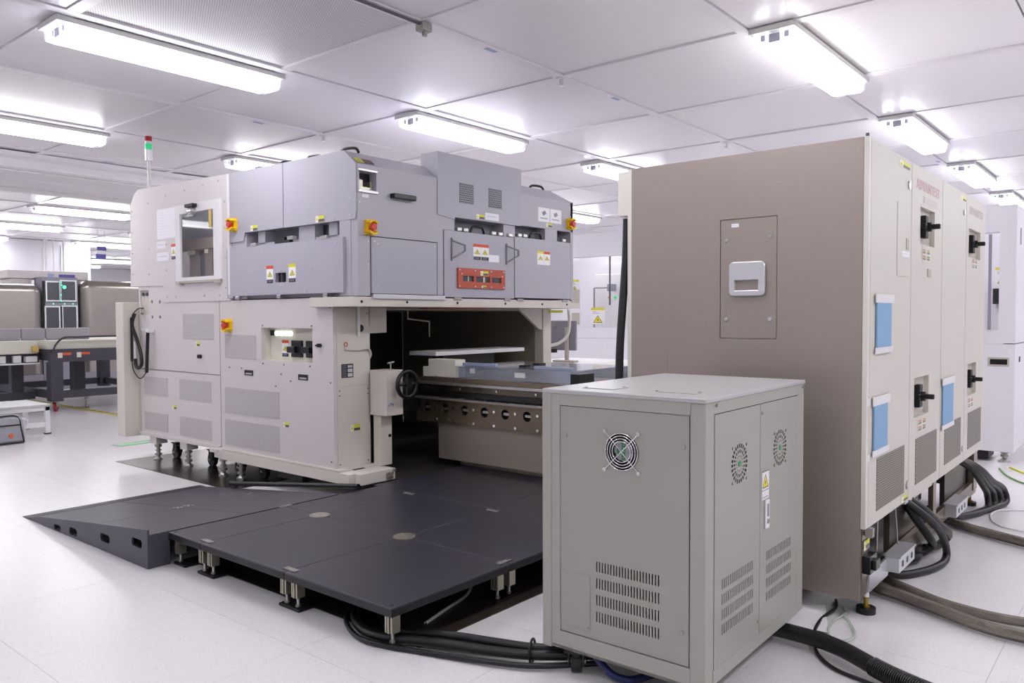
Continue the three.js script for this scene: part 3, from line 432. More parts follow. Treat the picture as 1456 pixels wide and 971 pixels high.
  P('pocket', [bx(2.935, 3.05, 1.822, 1.845, ZF - .09, ZF - .03), bx(2.935, 2.955, 1.845, 1.875, ZF - .09, ZF - .03), bx(3.03, 3.05, 1.845, 1.88, ZF - .09, ZF - .03), bx(2.97, 3.0, 1.845, 1.89, ZF - .1, ZF - .06)], M.zinc, mc, 'small framed key pocket');
  for (const g of [bx(2.915, 3.055, 1.806, 1.822, ZF - .06, ZF + .012, .002), bx(2.915, 3.055, 1.928, 1.94, ZF - .06, ZF + .008, .002)]) P('pocket_sill', g, M.aluWhite, mc);
  { // slanted danger label on the chamfer
    const g = new THREE.PlaneGeometry(.13, .05); g.rotateX(-Math.atan2(.11, .085)); g.translate(2.985 - 2.911, 1.99 + .0025, -3.571 + .0015 + 3.775); const m = new THREE.Mesh(g, decalMat(T.danger)); m.name = 'danger_label'; mc.add(m); }
  sticker('paper_notice', T.small, 'z', 2.945, 2.992, 1.78, 1.798, ZF, mc);
  { const h = P('bar_handle', [bx(3.155, 3.335, 1.795, 1.825, ZF + .02, ZF + .04, .006), bx(3.155, 3.18, 1.797, 1.823, ZF, ZF + .03), bx(3.31, 3.335, 1.797, 1.823, ZF, ZF + .03)], M.blackGloss, mc, 'black bar handle'); }
  emergencyStop('z', 2.99, 1.61, ZF, mc); emergencyStop('z', 4.962, 1.80, ZF, mc);
  const d1 = P('front_door', [bx(3.602, 4.297, 1.222, 1.648, ZF - .03, ZF + .004, .002)], M.grey2, mc);
  const d2 = P('front_door', [bx(4.307, 4.978, 1.228, 1.657, ZF - .03, ZF + .004, .002)], M.grey, mc);
  P('front_edge_post', [bx(4.985, 5.02, 1.222, 1.97, -3.9, ZF, .002)], M.grey, mc);
  P('recess_back', [bx(3.7, 4.985, 1.63, 1.742, ZF - .12, ZF - .1)], M.greyDark, mc);
  for (const g of [bx(4.2, 4.325, 1.65, 1.742, ZF - .1, ZF - .01), bx(4.667, 4.815, 1.657, 1.742, ZF - .1, ZF - .004)]) P('recess_post', g, M.grey, mc);
  archHandle('door_handle', [1, 0, 0], 3.93, 1.645, ZF - .012, .14, .045, mc, [0, 1, .1]); archHandle('door_handle', [1, 0, 0], 4.56, 1.655, ZF - .012, .14, .045, mc, [0, 1, .1]);
  [3.72, 3.78, 4.06, 4.13, 4.235, 4.34, 4.4, 4.87].forEach((x, i) => P('toggle_latch', bx(x, x + .045, 1.65 + (i > 4 ? .008 : 0), 1.675 + (i > 4 ? .008 : 0), ZF - .025, ZF + .01, .006), M.steel, mc));
  for (const x of [3.72, 4.22, 4.36, 4.9]) P('door_hinge', bx(x - .035, x + .035, 1.204, 1.222, ZF + .0045, ZF + .012, .003), M.steelDull, mc);
  const gz = ZF + .004;
  for (const x of [3.667, 4.211]) P('folding_handle', [bar([x, 1.60, gz + .006], [x, 1.455, gz + .006], .006), bar([x, 1.585, gz + .008], [x + .075, 1.555, gz + .05], .006), bar([x, 1.47, gz + .008], [x + .075, 1.52, gz + .05], .006), bar([x + .075, 1.558, gz + .05], [x + .075, 1.517, gz + .05], .008)], M.greyDark, d1, 'grey folding handle');
  sticker('warning_label', T.warnRR, 'z', 3.873, 4.029, 1.474, 1.578, gz, d1); sticker('paper_notice', T.paper, 'z', 4.03, 4.134, 1.466, 1.514, gz, d1);
  sticker('warning_label', T.warnYR, 'z', 4.562, 4.717, 1.474, 1.572, gz, d2);
  const rp = P('red_window_plate', [plateZ(rect(3.716, 4.185, 1.283, 1.413), [rect(3.762, 3.866, 1.327, 1.363), rect(3.89, 4.027, 1.325, 1.362), rect(4.047, 4.145, 1.325, 1.36)], gz, gz + .012)], M.redPlate, d1, 'red plate with three small windows');
  P('sight_glass', [bx(3.755, 4.15, 1.32, 1.37, gz + .0005, gz + .002)], M.window, rp); P('sight_slat', [bx(3.815, 3.825, 1.327, 1.363, gz + .002, gz + .005), bx(3.965, 3.985, 1.325, 1.362, gz + .002, gz + .005)], M.zinc, rp);
  P('plate_screws', screws('z', gz + .012, [[3.73, 1.4], [3.73, 1.295], [4.17, 1.4], [4.17, 1.295], [3.88, 1.4], [4.04, 1.4], [3.88, 1.295], [4.04, 1.295], [3.75, 1.375], [4.155, 1.37]], .005), M.white, rp);
  sticker('caution_tag', T.tag, 'z', 3.93, 4.01, 1.37, 1.4, gz + .012, rp); sticker('caution_tag', T.tag, 'z', 3.94, 3.99, 1.288, 1.303, gz + .012, rp);
  sticker('paper_notice', T.paperIcon, 'z', 4.579, 4.865, 1.79, 1.893, ZF, mc); sticker('caution_tag', T.tag, 'z', 4.675, 4.75, 1.757, 1.783, ZF, mc);
  P('front_screws', screws('z', ZF + .002, [[3.03, 1.535], [3.52, 1.535], [3.03, 1.26], [3.52, 1.26], [3.05, 1.28], [3.05, 1.52], [3.5, 1.26]]).concat(screws('z', ZF, [[2.925, 1.75], [2.985, 1.25], [2.985, 1.4], [2.985, 1.53]])), M.alu, mc);
  archHandle('roof_handle', [.97, 0, .25], 4.74, 2.046, -3.68, .14, .03, mc, [0, 1, 0]);
}
// ------------------------------------------------------------------ stage drawn out of the machine's open bay
{
  const st = thing('transfer_stage', 'stainless slide-out stage with holed rail reaching out of the dark machine bay', 'stage', [3.6, 0, -2.9]);
  const Z0 = -3.80, Z1 = -2.05;
  P('skirt', [bx(3.625, 3.635, .186, .42, -3.62, Z1), bx(3.635, 4.5, .186, .42, -3.62, -3.61), bx(3.7, 4.4, .147, .2, -3.5, -2.2)], M.skirt, st);
  const holes = []; for (let k = 0; k < 11; k++) holes.push(circ(-3.70 + k * .166, .512, .031));
  P('holed_rail', plateX(rect(Z0, Z1, .418, .572), holes, 3.6, 3.61, 16), M.brownSteel, st);
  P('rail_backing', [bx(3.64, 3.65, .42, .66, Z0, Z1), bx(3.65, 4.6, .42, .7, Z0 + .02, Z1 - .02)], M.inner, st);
  holes.forEach((h, k) => P('hole_insert', bx(3.612, 3.63, .505, .52, -3.725 + k * .166, -3.675 + k * .166), M.steel, st));
  P('rail_flange', [bx(3.548, 3.612, .572, .586, -3.83, Z1, .002)], M.steelDull, st);
  P('flange_bolts', Array.from({ length: 18 }, (_, k) => cyl('y', 3.572, .588, -3.77 + k * .1, .007, .006, 8)), M.greyDeep, st);
  P('rail_bolts', Array.from({ length: 10 }, (_, k) => [cyl('x', 3.597, .522, -3.617 + k * .166, .009, .01, 8), cyl('x', 3.597, .437, -3.617 + k * .166, .009, .01, 8)]).flat(), M.chrome, st);
  P('guide_rail', [bx(3.585, 3.64, .592, .625, -3.78, Z1, .002)], M.blackGloss, st);
  P('guide_face', [bx(3.6, 3.64, .625, .665, -3.78, Z1, .002)], mat(0x6a6256, .18, .9), st);
  P('guide_bolts', [-3.7, -3.4, -3.1, -2.8, -2.5, -2.2].map(z => cyl('x', 3.598, .645, z, .008, .006, 8)), M.chrome, st);
  P('upper_rail', [bx(3.57, 3.65, .665, .682, -3.79, Z1, .002)], M.steel, st);
  P('table_edge', [bx(3.59, 3.64, .682, .712, -3.77, Z1, .002)], M.brownSteel, st);
  P('table_bolts', Array.from({ length: 10 }, (_, k) => cyl('y', 3.61, .714, -3.62 + k * .16, .007, .006, 8)), M.chrome, st);
  P('table_top', [bx(3.6, 4.65, .69, .712, -3.78, -2.3, .002)], M.steelDull, st);
  P('end_block', [bx(3.605, 3.7, .712, .825, -3.69, -3.45, .003), bx(3.605, 3.66, .712, .775, -3.74, -3.69, .003)], M.cream, st);
  P('end_stop', [bx(3.60, 3.75, .70, .775, -2.56, -2.5, .003)], M.black, st);
  P('clamp_lever', [bar([3.62, .71, -2.45], [3.62, .735, -2.4], .006), bar([3.62, .735, -2.4], [3.62, .745, -2.33], .008)], M.red, st, 'red clamp lever');
  P('side_box', [bx(4.25, 4.6, .60, .785, -2.92, -2.5, .004)], M.cream, st); P('side_latch', [bx(4.235, 4.25, .70, .745, -2.66, -2.58, .003), cyl('x', 4.225, .722, -2.62, .014, .03, 12)], M.steel, st);
  P('dark_end', [bx(3.44, 3.6, .5, .70, -3.84, -3.76)], M.black, st);
  const ac = thing('acrylic_cover', 'clear acrylic tray cover lying on the stainless stage', 'cover', [3.9, .712, -3]);
  P('tray', [bx(3.625, 3.63, .7125, .785, -3.44, -2.57), bx(4.23, 4.235, .7125, .785, -3.44, -2.57), bx(3.6301, 4.2299, .7125, .785, -3.44, -3.435), bx(3.6301, 4.2299, .7125, .785, -2.575, -2.57), bx(3.60, 4.245, .7851, .789, -3.445, -2.565)], M.acrylic, ac);
  for (const g of [bx(3.64, 3.67, .79, .808, -3.42, -3.15, .002), bx(3.64, 3.67, .79, .806, -2.85, -2.58, .002)]) P('handle_strip', g, mat(0x9aa6c0, .35), ac, 'pale blue strip'); for (const g of [bx(3.622, 3.6245, .735, .765, -2.98, -2.9), bx(3.622, 3.6245, .745, .775, -3.34, -3.3)]) P('paper_tag', g, M.white, ac);
  P('cover_clip', [bx(3.75, 3.8, .789, .80, -3.05, -3.0), bx(3.95, 4.02, .789, .8, -3.1, -3.05)], M.black, ac);
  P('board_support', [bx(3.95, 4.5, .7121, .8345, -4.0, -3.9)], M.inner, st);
  one('white_board', [bx(3.745, 4.69, .835, .862, -4.02, -3.76, .002)], M.white, 'long white board lying across the stage inside the machine bay', 'board');
}
// ------------------------------------------------------------------ dark raised platform and ramp in front of the machine
{
  const H = .147;
  const pf = thing('raised_platform', 'dark grey square-panel platform on silver pedestals in front of the machine', 'platform', [2.32, 0, -2.53]);
  const panel = (x0, x1, z0, z1) => { const p = P('platform_panel', [bx(x0 + .0012, x1 - .0012, H - .006, H, z0 + .0012, z1 - .0012, .002)], M.plat, pf); P('panel_core', [bx(x0 + .002, x1 - .002, H - .03, H - .0061, z0 + .002, z1 - .002)], M.platEdge, p); };
  const pedestal = (x, z, w = .018) => { const s = P('pedestal', [bx(x - .018, x + .018, .05, H - .032, z - .018, z - .01), bx(x - .018, x + .018, .05, H - .032, z + .01, z + .018), bx(x - .006, x + .018, .05, H - .032, z - .01, z + .01), bx(x - .03, x + .03, H - .034, H - .03, z - .03, z + .03), bx(x - .02, x - .008, .05, H - .04, z - .004, z + .004)], M.zinc, pf, 'silver adjustable pedestal'); P('threaded_rod', [cyl('y', x, .035, z, .006, .06, 10)], M.steel, s); P('adjusting_nut', [cyl('y', x, .018, z, .011, .008, 6)], M.steelDull, s); };
  const pad = (x, z, a, b) => P('pedestal_pad', [bx(x - a, x + a, 0, .012, z - b, z + b, .004)], M.black, pf, 'black foot pad');
  const xs = [1.71, 2.32, 2.93], zs = [-1.93, -2.53, -3.13, -3.405];
  for (let i = 0; i < 2; i++) for (let j = 0; j < 3; j++) panel(xs[i], xs[i + 1], zs[j + 1], zs[j]);
  for (const [a, b] of [[-1.98, -2.0], [-2.0, -2.6], [-2.6, -3.2], [-3.2, -3.45]].slice(1)) { panel(2.934, 3.535, b, a); panel(3.539, 4.14, b, a); }
  for (const x of [1.75, 2.285, 2.355, 2.89]) for (const z of [-1.97, -2.495, -2.565, -3.095, -3.165, -3.37]) if (x === 1.75 || z === -1.97 || (x > 2 && z < -3)) pedestal(x, z);
  for (const z of [-2.0, -2.53, -3.13, -3.35]) for (const x of [1.79, 2.32, 2.89]) pad(x, z, x === 2.32 ? .065 : .06, z === -2.53 || z === -3.13 ? .065 : .05);
  one('steel_floor_plate', [bx(1.80, 3.1, .0003, .003, -3.36, -1.893)], mat(0x4d453f, .3, .6), 'thin dark steel plate on the floor under the raised platform', 'floor plate');
  for (const [x, z] of [[2.32, -2.53], [2.315, -3.12]]) { const c = P('round_cover', [cyl('y', x, H + .0015, z, .048, .004, 28)], M.zinc, pf, 'round metal joint cover'); P('cover_screws', [0, 1, 2, 3].map(k => cyl('y', x + .036 * Math.cos(k * 1.571 + .5), H + .004, z + .036 * Math.sin(k * 1.571 + .5), .006, .004, 10)), M.chrome, c); }
  for (const [x, z, ax] of [[1.745, -2.53, 0], [1.745, -3.13, 0], [2.32, -1.965, 1], [2.905, -2.53, 0], [2.905, -3.13, 0], [2.32, -3.405, 1]]) { const c = P('joint_clip', [ax ? bx(x - .035, x + .035, H, H + .003, z - .011, z + .011) : bx(x - .011, x + .011, H, H + .003, z - .035, z + .035)], M.steelDull, pf, 'small steel joint clip'); P('clip_screws', [-.02, .02].map(d => ax ? cyl('y', x + d, H + .004, z, .006, .004, 10) : cyl('y', x, H + .004, z + d, .006, .004, 10)), M.chrome, c); }
  P('panel_plugs', [[1.735, -1.955], [1.735, -2.5], [1.735, -2.56], [1.735, -3.10], [1.735, -3.16], [2.29, -1.955], [2.35, -1.955], [2.9, -1.955], [1.735, -3.38]].map(([x, z]) => cyl('y', x, H + .0004, z, .007, .001, 10)), M.black, pf);

  const rp = thing('access_ramp', 'dark grey wedge ramp with oval side holes leading up to the platform', 'ramp', [2.1, 0, -4.1]);
  const X0 = 1.62, X1 = 2.66, ZT = -3.409, ZB = -4.80, yAt = z => H * (z - ZB) / (ZT - ZB) + .002;
  const hole = (z0, z1, yc) => oval(z0, z1, Math.max(.004, yc - .019), yc + .019, .0145);
  P('side_skirt', plateX(poly([[ZB, .001], [-4.36, .001], [ZT, .001], [ZT, yAt(ZT) + .024], [-4.07, yAt(-4.07) + .022], [-4.62, yAt(-4.62) + .018], [ZB, .006]]), [oval(-4.43, -4.345, .006, .034, .0135), hole(-4.237, -4.145, .031), hole(-3.878, -3.781, .063), hole(-3.558, -3.462, .1)], X0, X0 + .008, 8), M.platSide, rp);
  P('end_plate', [bx(X0 + .0081, X0 + .1, .001, H + .003, ZT - .006, ZT)], M.platSide, rp);
  const plate = (x0, x1, z0, z1) => P('ramp_plate', plateX(poly([[z0, yAt(z0) - .012 < .001 ? .0005 : yAt(z0) - .012], [z1, yAt(z1) - .012], [z1, yAt(z1)], [z0, yAt(z0)]]), null, x0, x1), M.plat, rp);
  plate(X0 + .01, 2.118, ZB, -4.052); plate(2.122, X1, ZB, -4.052); plate(X0 + .01, 2.118, -4.048, ZT - .002); plate(2.122, X1, -4.048, ZT - .002);
  const tip = P('ramp_lip', [bx(X0, X1, .0005, .004, ZB - .06, ZB + .01)], M.platEdge, rp);
  P('joint_screws', [[2.08, -4.03], [2.1, -4.03], [2.14, -4.03], [2.16, -4.03], [2.08, -4.07], [2.1, -4.07], [2.14, -4.07], [2.16, -4.07], [2.5, -4.03], [2.5, -4.07], [2.53, -4.05]].map(([x, z]) => cyl('y', x, yAt(z) + .002, z, .008, .005, 10)), M.chrome, rp);
  P('kerb_bar', [bar([2.80, .165, -3.42], [2.665, .06, -4.5], .014, 12)], M.platEdge, rp, 'dark round kerb bar');
  P('kerb_bracket', [bx(2.79, 2.82, .147, .165, -3.45, -3.42), bx(2.65, 2.68, .02, .055, -4.46, -4.43)], M.platEdge, rp);
  const sp = one('steel_floor_plate', [bx(2.70, 3.75, .0003, .003, -6.17, -4.56)], mat(0x4d453f, .22, .8), 'thin dark steel plate on the floor under the machine feet', 'floor plate');
}
// ------------------------------------------------------------------ small grey power cabinet in front
{
  const W = .541, D = .783, Y0 = .08, Y1 = .877;
  const cb = thing('power_cabinet', 'grey sheet-metal power cabinet on casters with fan grilles and louvre slots', 'cabinet', [1.951, 0, -.944], undefined, true, .0173);
  const slots = (list, a0, a1, ys, n, h, w) => { for (const y of ys) for (let k = 0; k < n; k++) { const a = a0 + (a1 - a0) * (k + .5) / n; list.push(rect(a - w / 2, a + w / 2, y - h, y)); } return list; };
  // frame: corner columns, top and bottom; dark void inside
  P('frame', [
    bx(.002, .06, Y0, Y1 - .012, -.048, -.002, .004), bx(0, .05, Y0, Y1 - .012, -W + .004, -.477, .003), bx(D - .06, D, Y0, Y1 - .012, -.05, -.002, .003), bx(D - .05, D, Y0, Y1 - .012, -W, -W + .05),
    bx(0, .05, Y0, .134, -.478, -.045), bx(0, .05, .829, Y1 - .012, -.478, -.045), bx(.05, D - .05, Y0, .12, -.05, -.002), bx(.05, D - .05, .83, Y1 - .012, -.05, -.002),
    bx(.0, D, Y0, Y0 + .01, -W, -.01), bx(.05, D - .01, Y0, Y1 - .02, -W, -W + .012), bx(D - .012, D, Y0, Y1 - .02, -W, -.01),
  ], M.cab, cb);
  P('left_edge_strip', [bx(-.003, .012, Y0 - .004, Y1 - .002, -W, -.508, .002)], M.cab, cb);
  const top = P('top_plate', [bx(-.004, D + .002, Y1 - .014, Y1, -W, .003, .004)], M.cabTop, cb);
  P('hatch', [bx(.07, .16, Y1, Y1 + .0025, -.44, -.33, .001)], M.cabTop, top); P('hatch', [bx(.09, .14, Y1, Y1 + .0025, -.19, -.075, .001)], M.cabTop, top);
  P('hatch_screws', [[.1, -.2], [.13, -.08], [.075, -.43], [.15, -.34]].map(([x, z]) => cyl('y', x, Y1 + .003, z, .005, .003, 8)), M.steelDull, top);
  // front door (-X side); plate coordinates are (z, y)
  const fz = -.26, fy = .708, fr = .054;
  const holes = slots([circ(fz, fy, fr)], -.351, -.137, [.372, .322, .272, .222], 22, .031, .0042);
  const fd = P('front_door', plateX(rect(-.476, -.05, .137, .827), holes, .003, .0045, 24), M.cabDoor, cb);
  P('front_access_plate', [bx(.0005, .003, .157, .323, -.474, -.369, .001)], M.cabDoor, fd);
  P('door_screws', screws('x', .003, [[-.457, .738], [-.067, .741], [-.461, .221], [-.071, .228]], .007), M.steelDull, fd);
  P('small_screws', screws('x', .001, [[-.45, .315], [-.376, .165]], .004), M.steelDull, fd);
  { // wire finger guard with fan hub behind
    P('fan_housing', [bx(.02, .045, fy - .06, fy + .06, fz - .06, fz + .06, .006)], M.black, fd, 'black fan housing');
    const fan = P('fan_guard', [.018, .03, .038, .046, .0535].slice(1).map(r => new THREE.TorusGeometry(r, .0016, 6, 36).rotateY(Math.PI / 2).translate(-.002, fy, fz)).concat([[1, 1], [-1, 1]].map(([a, b]) => bar([-.002, fy - .055 * b, fz - .055 * a], [-.002, fy + .055 * b, fz + .055 * a], .0017, 6))), M.chrome, fd, 'chrome wire fan guard');
    P('guard_screws', [[1, 1], [-1, 1], [1, -1], [-1, -1]].map(([a, b]) => cyl('x', -.001, fy + b * .056, fz + a * .056, .006, .006, 10)), M.chrome, fan);
    const hg = new THREE.CircleGeometry(.031, 28).rotateY(-Math.PI / 2).translate(.012, fy, fz); const hub = new THREE.Mesh(hg, decalMat(T.fanHub)); hub.name = 'fan_hub'; fan.add(hub);
    P('fan_blades', Array.from({ length: 7 }, (_, k) => { const a = k * Math.PI * 2 / 7; return bx(-.002, .002, .028, .052, -.014, .014).rotateY(.6).rotateX(a).translate(.015, fy, fz); }), M.rubber, fan);
  }
  // right side doors (+Z side); plate coordinates are (x, y)
  const petals = (list, x, y) => { for (const [r, n, w, h] of [[.052, 24, .0042, .0062], [.036, 20, .0032, .005], [.022, 14, .0016, .003]]) for (let k = 0; k < n; k++) { const a = k / n * Math.PI * 2, c = Math.cos(a), s = Math.sin(a); const q = [[-h, -w], [h, -w], [h, w], [-h, w]].map(([u, v]) => [x + (r + u) * c - v * s, y + (r + u) * s + v * c]); list.push(poly(q)); } return list; };
  const mk = (x0, x1, fx, fy2, v0, v1, n) => {
    const d = P('side_door', plateZ(rect(x0, x1, .122, .828), petals(slots([], v0, v1, [.362, .319, .276, .233], n, .029, .0055), fx, fy2), -.002, -.0005, 12), M.cabDoor, cb);
    P('fan_housing', [bx(fx - .06, fx + .06, fy2 - .06, fy2 + .06, -.04, -.008, .006)], M.black, d, 'black fan housing');
    P('green_badge', [cyl('z', fx, fy2, .0005, .009, .002, 18)], M.greenLens, d, 'round green fan badge'); P('fan_screws', screws('z', -.0005, [[fx - .05, fy2 - .05], [fx + .05, fy2 - .05], [fx - .05, fy2 + .05], [fx + .05, fy2 + .05]], .005), M.steelDull, d); return d;
  };
  mk(.058, .383, .227, .67, .104, .335, 17); const dr = mk(.386, .722, .553, .674, .437, .661, 17);
  sticker('electric_warning_label', T.cabWarn, 'z', .398, .456, .53, .618, -.0005, dr, 'yellow high voltage warning label');
  const lk = P('lock_handle', [bx(.42, .452, .437, .527, -.001, .006, .006)], M.aluWhite, dr, 'flush lock handle'); P('key_hole', [cyl('z', .436, .46, .0065, .008, .003, 14), bx(.43, .442, .475, .515, .005, .0075, .002)], M.greyDark, lk);
  P('frame_screws', screws('z', -.0005, [[.07, .853], [.765, .853], [.375, .16], [.4, .8]], .005), M.steelDull, cb);
  for (const [x, z] of [[.035, -.44], [.055, -.07], [.69, -.455], [.69, -.075]]) caster(x, z, Y0, cb, .034, .5);
  one('blue_tube', tube([[2.0, .12, -1.34], [1.983, .075, -1.318], [1.985, .045, -1.29], [1.99, .024, -1.255], [2.01, .016, -1.215], [2.06, .016, -1.19], [2.15, .016, -1.16]], .012), M.blueTube, 'dark blue tube drooping to the floor under the grey power cabinet', 'tube');
}
// ------------------------------------------------------------------ brown steel tester rack with white doors
const font = await new FontLoader().loadAsync('fonts/droid/droid_sans_bold.typeface.json');
{
  const rk = thing('tester_rack', 'tall rack with a brown brushed steel end panel and four white doors', 'cabinet', [2.95, 0, -.815]);
  const XB = 2.95, ZF = -.815;
  P('end_panel', plateX(rect(-1.775, -.833, .075, 1.725), [rect(-1.37, -1.14, 1.008, 1.476)], XB, XB + .012), M.brown, rk, 'brown brushed steel end panel');
  const ip = P('inset_plate', [bx(XB + .0015, XB + .011, 1.0105, 1.4735, -1.3675, -1.1425)], M.brown, rk);
  P('inset_screws', screws('x', XB + .0015, [[-1.343, 1.395], [-1.167, 1.4], [-1.343, 1.085], [-1.167, 1.085]], .008), M.chrome, ip);
  sticker('small_label', T.small, 'x', -1.323, -1.293, 1.443, 1.457, XB + .0015, ip);
  { // recessed pull handle: rounded bezel, hinged upper flap, pocket below
    const s = oval2(.0695, .0635, .016); s.holes.push(rect(-.052, .048, -.047, -.002));
    const g = ext(s, .008, 6, .003).rotateY(-Math.PI / 2).translate(XB - .003, 1.24, -1.2555); P('pull_bezel', g, M.alu, ip, 'silver recessed pull handle');
    P('pull_pocket', [bx(XB + .013, XB + .016, 1.19, 1.24, -1.31, -1.205), bx(XB - .003, XB + .016, 1.189, 1.193, -1.31, -1.205), bx(XB - .003, XB + .016, 1.19, 1.24, -1.309, -1.303)], M.beigeDark, ip); P('pull_flap', [bx(XB - .012, XB - .006, 1.236, 1.242, -1.31, -1.205, .001), bx(XB - .013, XB - .01, 1.243, 1.29, -1.318, -1.198, .001)], M.alu, ip); }
  P('lower_hatch', [bx(XB - .0012, XB - .0001, .5, .953, -1.715, -1.6)], M.brown, rk);
  P('rear_trim', [bx(XB + .003, XB + .03, .08, 1.722, -1.797, -1.776, .002)], M.rackTrim, rk);
  P('rack_body', [bx(XB + .012, 5.25, .32, 1.715, -1.79, -.838)], M.rack, rk);
  P('top_box', [bx(XB + .01, 3.3, 1.53, 1.72, -1.85, -1.797, .003)], M.rackTrim, rk);
  P('corner_trim', [bx(XB - .001, XB + .03, .335, 1.726, -.832, ZF, .002)], M.rackTrim, rk);
  P('top_pin', [cyl('y', XB + .015, 1.732, -.825, .006, .014, 8)], M.greyDeep, rk);
  const doorsX = [[2.982, 3.551], [3.557, 4.128], [4.134, 4.698], [4.704, 5.252]];
  const rec = [[], [[3.705, 3.972, 1.40, 1.558], [3.632, 3.896, .664, .832]], [], [[4.764, 5.10, 1.402, 1.554], [4.782, 5.026, .665, .835]]];
  const vents = [[3.083, 3.477], [3.664, 4.06], [4.232, 4.615], [4.806, 5.185]];
  const doors = doorsX.map(([a, b], i) => {
    const d = P('rack_door', plateZ(rect(a, b, .328 + (i === 0 ? .006 : 0), 1.722), rec[i].map(r => rect(...r)), ZF - .02, ZF), M.rack, rk);
    P('vent_grille', bx(vents[i][0], vents[i][1], .376, .571, ZF - .001, ZF + .002), M.perfRack, d, 'perforated vent');
    for (const [x0, x1, y0, y1] of rec[i]) {
      P('switch_pocket', [bx(x0 - .003, x0, y0, y1, ZF - .03, ZF - .02), bx(x0, x1, y0, y1, ZF - .0215, ZF - .0195)], M.beigeDark, d);
      const w = (x1 - x0), cx = x0 + w * .42, cy = (y0 + y1) / 2;
      const sw = P('rotary_switch', [bx(cx - .026, cx + .026, cy - .048, cy + .05, ZF - .019, ZF + .004, .004), cyl('z', cx, cy, ZF + .01, .02, .02, 18)], M.black, d, 'black rotary isolator switch');
      P('switch_lever', [bx(cx - .01, cx + .01, cy - .011, cy + .011, ZF + .01, ZF + .055, .004), bx(cx - .07, cx - .02, cy - .009, cy + .011, ZF - .004, ZF + .012, .003)], M.blackGloss, sw);
      P('switch_rod', [bar([x0 + .02, cy - .05, ZF - .01], [x0 + .02, cy + .055, ZF - .01], .004)], M.greyDeep, sw);
    }
    return d;
  });
  for (const [d, x, w] of [[1, 3.632, .43], [3, 4.775, .4]]) {
    const g = new TextGeometry('ADVANTEST', { font, size: .042, depth: .0008, curveSegments: 3 }); g.computeBoundingBox(); g.scale(w / g.boundingBox.max.x, 1, 1).translate(x, d === 1 ? 1.627 : 1.63, ZF);
    P('logo_lettering', g, d === 1 ? M.pinkPrint : M.rackPrint, doors[d], 'faded pink lettering');
  }
  sticker('faint_print', T.sticks, 'z', 3.76, 4.03, 1.575, 1.608, ZF, doors[1]);
  P('access_flap', [bx(3.332, 3.512, 1.252, 1.538, ZF + .0002, ZF + .0022)], M.rack, doors[0]);
  P('flap_latch', [bx(3.46, 3.5, 1.36, 1.405, ZF + .0023, ZF + .005, .001)], M.beigeDark, doors[0]); sticker('small_label', T.small, 'z', 3.4, 3.51, 1.33, 1.352, ZF + .0022, doors[0]);
  P('door_lock', [cyl('z', 3.505, 1.622, ZF + .003, .017, .006, 18)], M.steel, doors[0]); P('door_lock', [cyl('z', 4.63, 1.622, ZF + .003, .015, .006, 18)], M.steel, doors[2]); P('door_lock', [cyl('z', 3.525, .40, ZF + .003, .018, .008, 18)], M.steel, doors[0]); P('door_lock', [cyl('z', 4.66, .40, ZF + .003, .016, .008, 18)], M.steel, doors[2]);
  sticker('caution_tag', T.tag, 'z', 3.36, 3.52, 1.68, 1.705, ZF, doors[0]); sticker('caution_tag', T.tag, 'z', 4.55, 4.68, 1.68, 1.703, ZF, doors[2]); sticker('caution_tag', T.tag, 'z', 3.44, 3.545, .338, .362, ZF, doors[0]);
  for (const [d, x, y] of [[1, 3.74, 1.33], [1, 3.7, .595], [3, 4.86, 1.345], [3, 4.8, .595]]) sticker('rating_label', T.quad, 'z', x, x + .15, y, y + .055, ZF, doors[d]);
  P('small_socket', [bx(3.84, 3.9, 1.265, 1.3, ZF, ZF + .004, .001)], M.beigeDark, doors[1]);
  // underside: steel base frame, open bays, skirts
  P('base_frame', [bx(XB + .012, 5.2, .075, .145, -.86, -.835, .002), bx(XB + .0125, XB + .08, .1455, .33, -.85, -.829), bx(4.08, 4.14, .1, .33, -.85, -.828), bx(5.1, 5.2, .1, .33, -.86, -.83), bx(XB + .0125, 5.2, .0755, .1, -1.78, -1.72)], M.bronze, rk);
  for (const g of [bx(3.46, 3.95, .12, .315, -.885, -.862), bx(4.5, 5.05, .12, .315, -.885, -.862)]) P('base_skirt', g, mat(0x5b544c, .3, .85), rk);
  P('bottom_pan_light_blocks', [bx(XB + .013, 5.2, .3145, .3195, -1.75, -.851), bx(XB + .03, 5.19, .1001, .314, -1.7, -1.69), bx(5.19, 5.2, .1001, .314, -1.7, -.87)], M.greyDeep, rk);  // rear and end plates added to block light and keep the base dark
  P('dark_bay_filler', [bx(3.1, 3.42, .15, .30, -1.2, -.96, .004)], M.black, rk, 'added black box darkening the open rack base');  // black box added so the open base bay looks dark
  P('dark_bay_filler', [bx(4.18, 4.46, .15, .30, -1.2, -.96, .004)], M.black, rk, 'added black box darkening the open rack base');  // second added black box, in place of shade further along the base
  P('base_lip', [bx(3.56, 4.05, .31, .327, ZF - .025, ZF - .012)], M.rackTrim, rk);
  for (const [x0, x1] of [[3.28, 3.52], [4.36, 4.63]]) { const j = P('junction_box', [bx(x0, x1, .1, .158, -.835, -.78, .003), bx(x0, x1, .158, .164, -.84, -.775, .001)], M.alu, rk, 'aluminium junction box'); for (let k = 0; k < 3; k++) P('box_port', bx(x0 + .04 + k * .07, x0 + .06 + k * .07, .118, .14, -.7805, -.778), M.greyDeep, j); }
  P('bottom_plate', [bx(3.05, 3.3, .08, .15, -.834, -.826)], M.alu, rk);
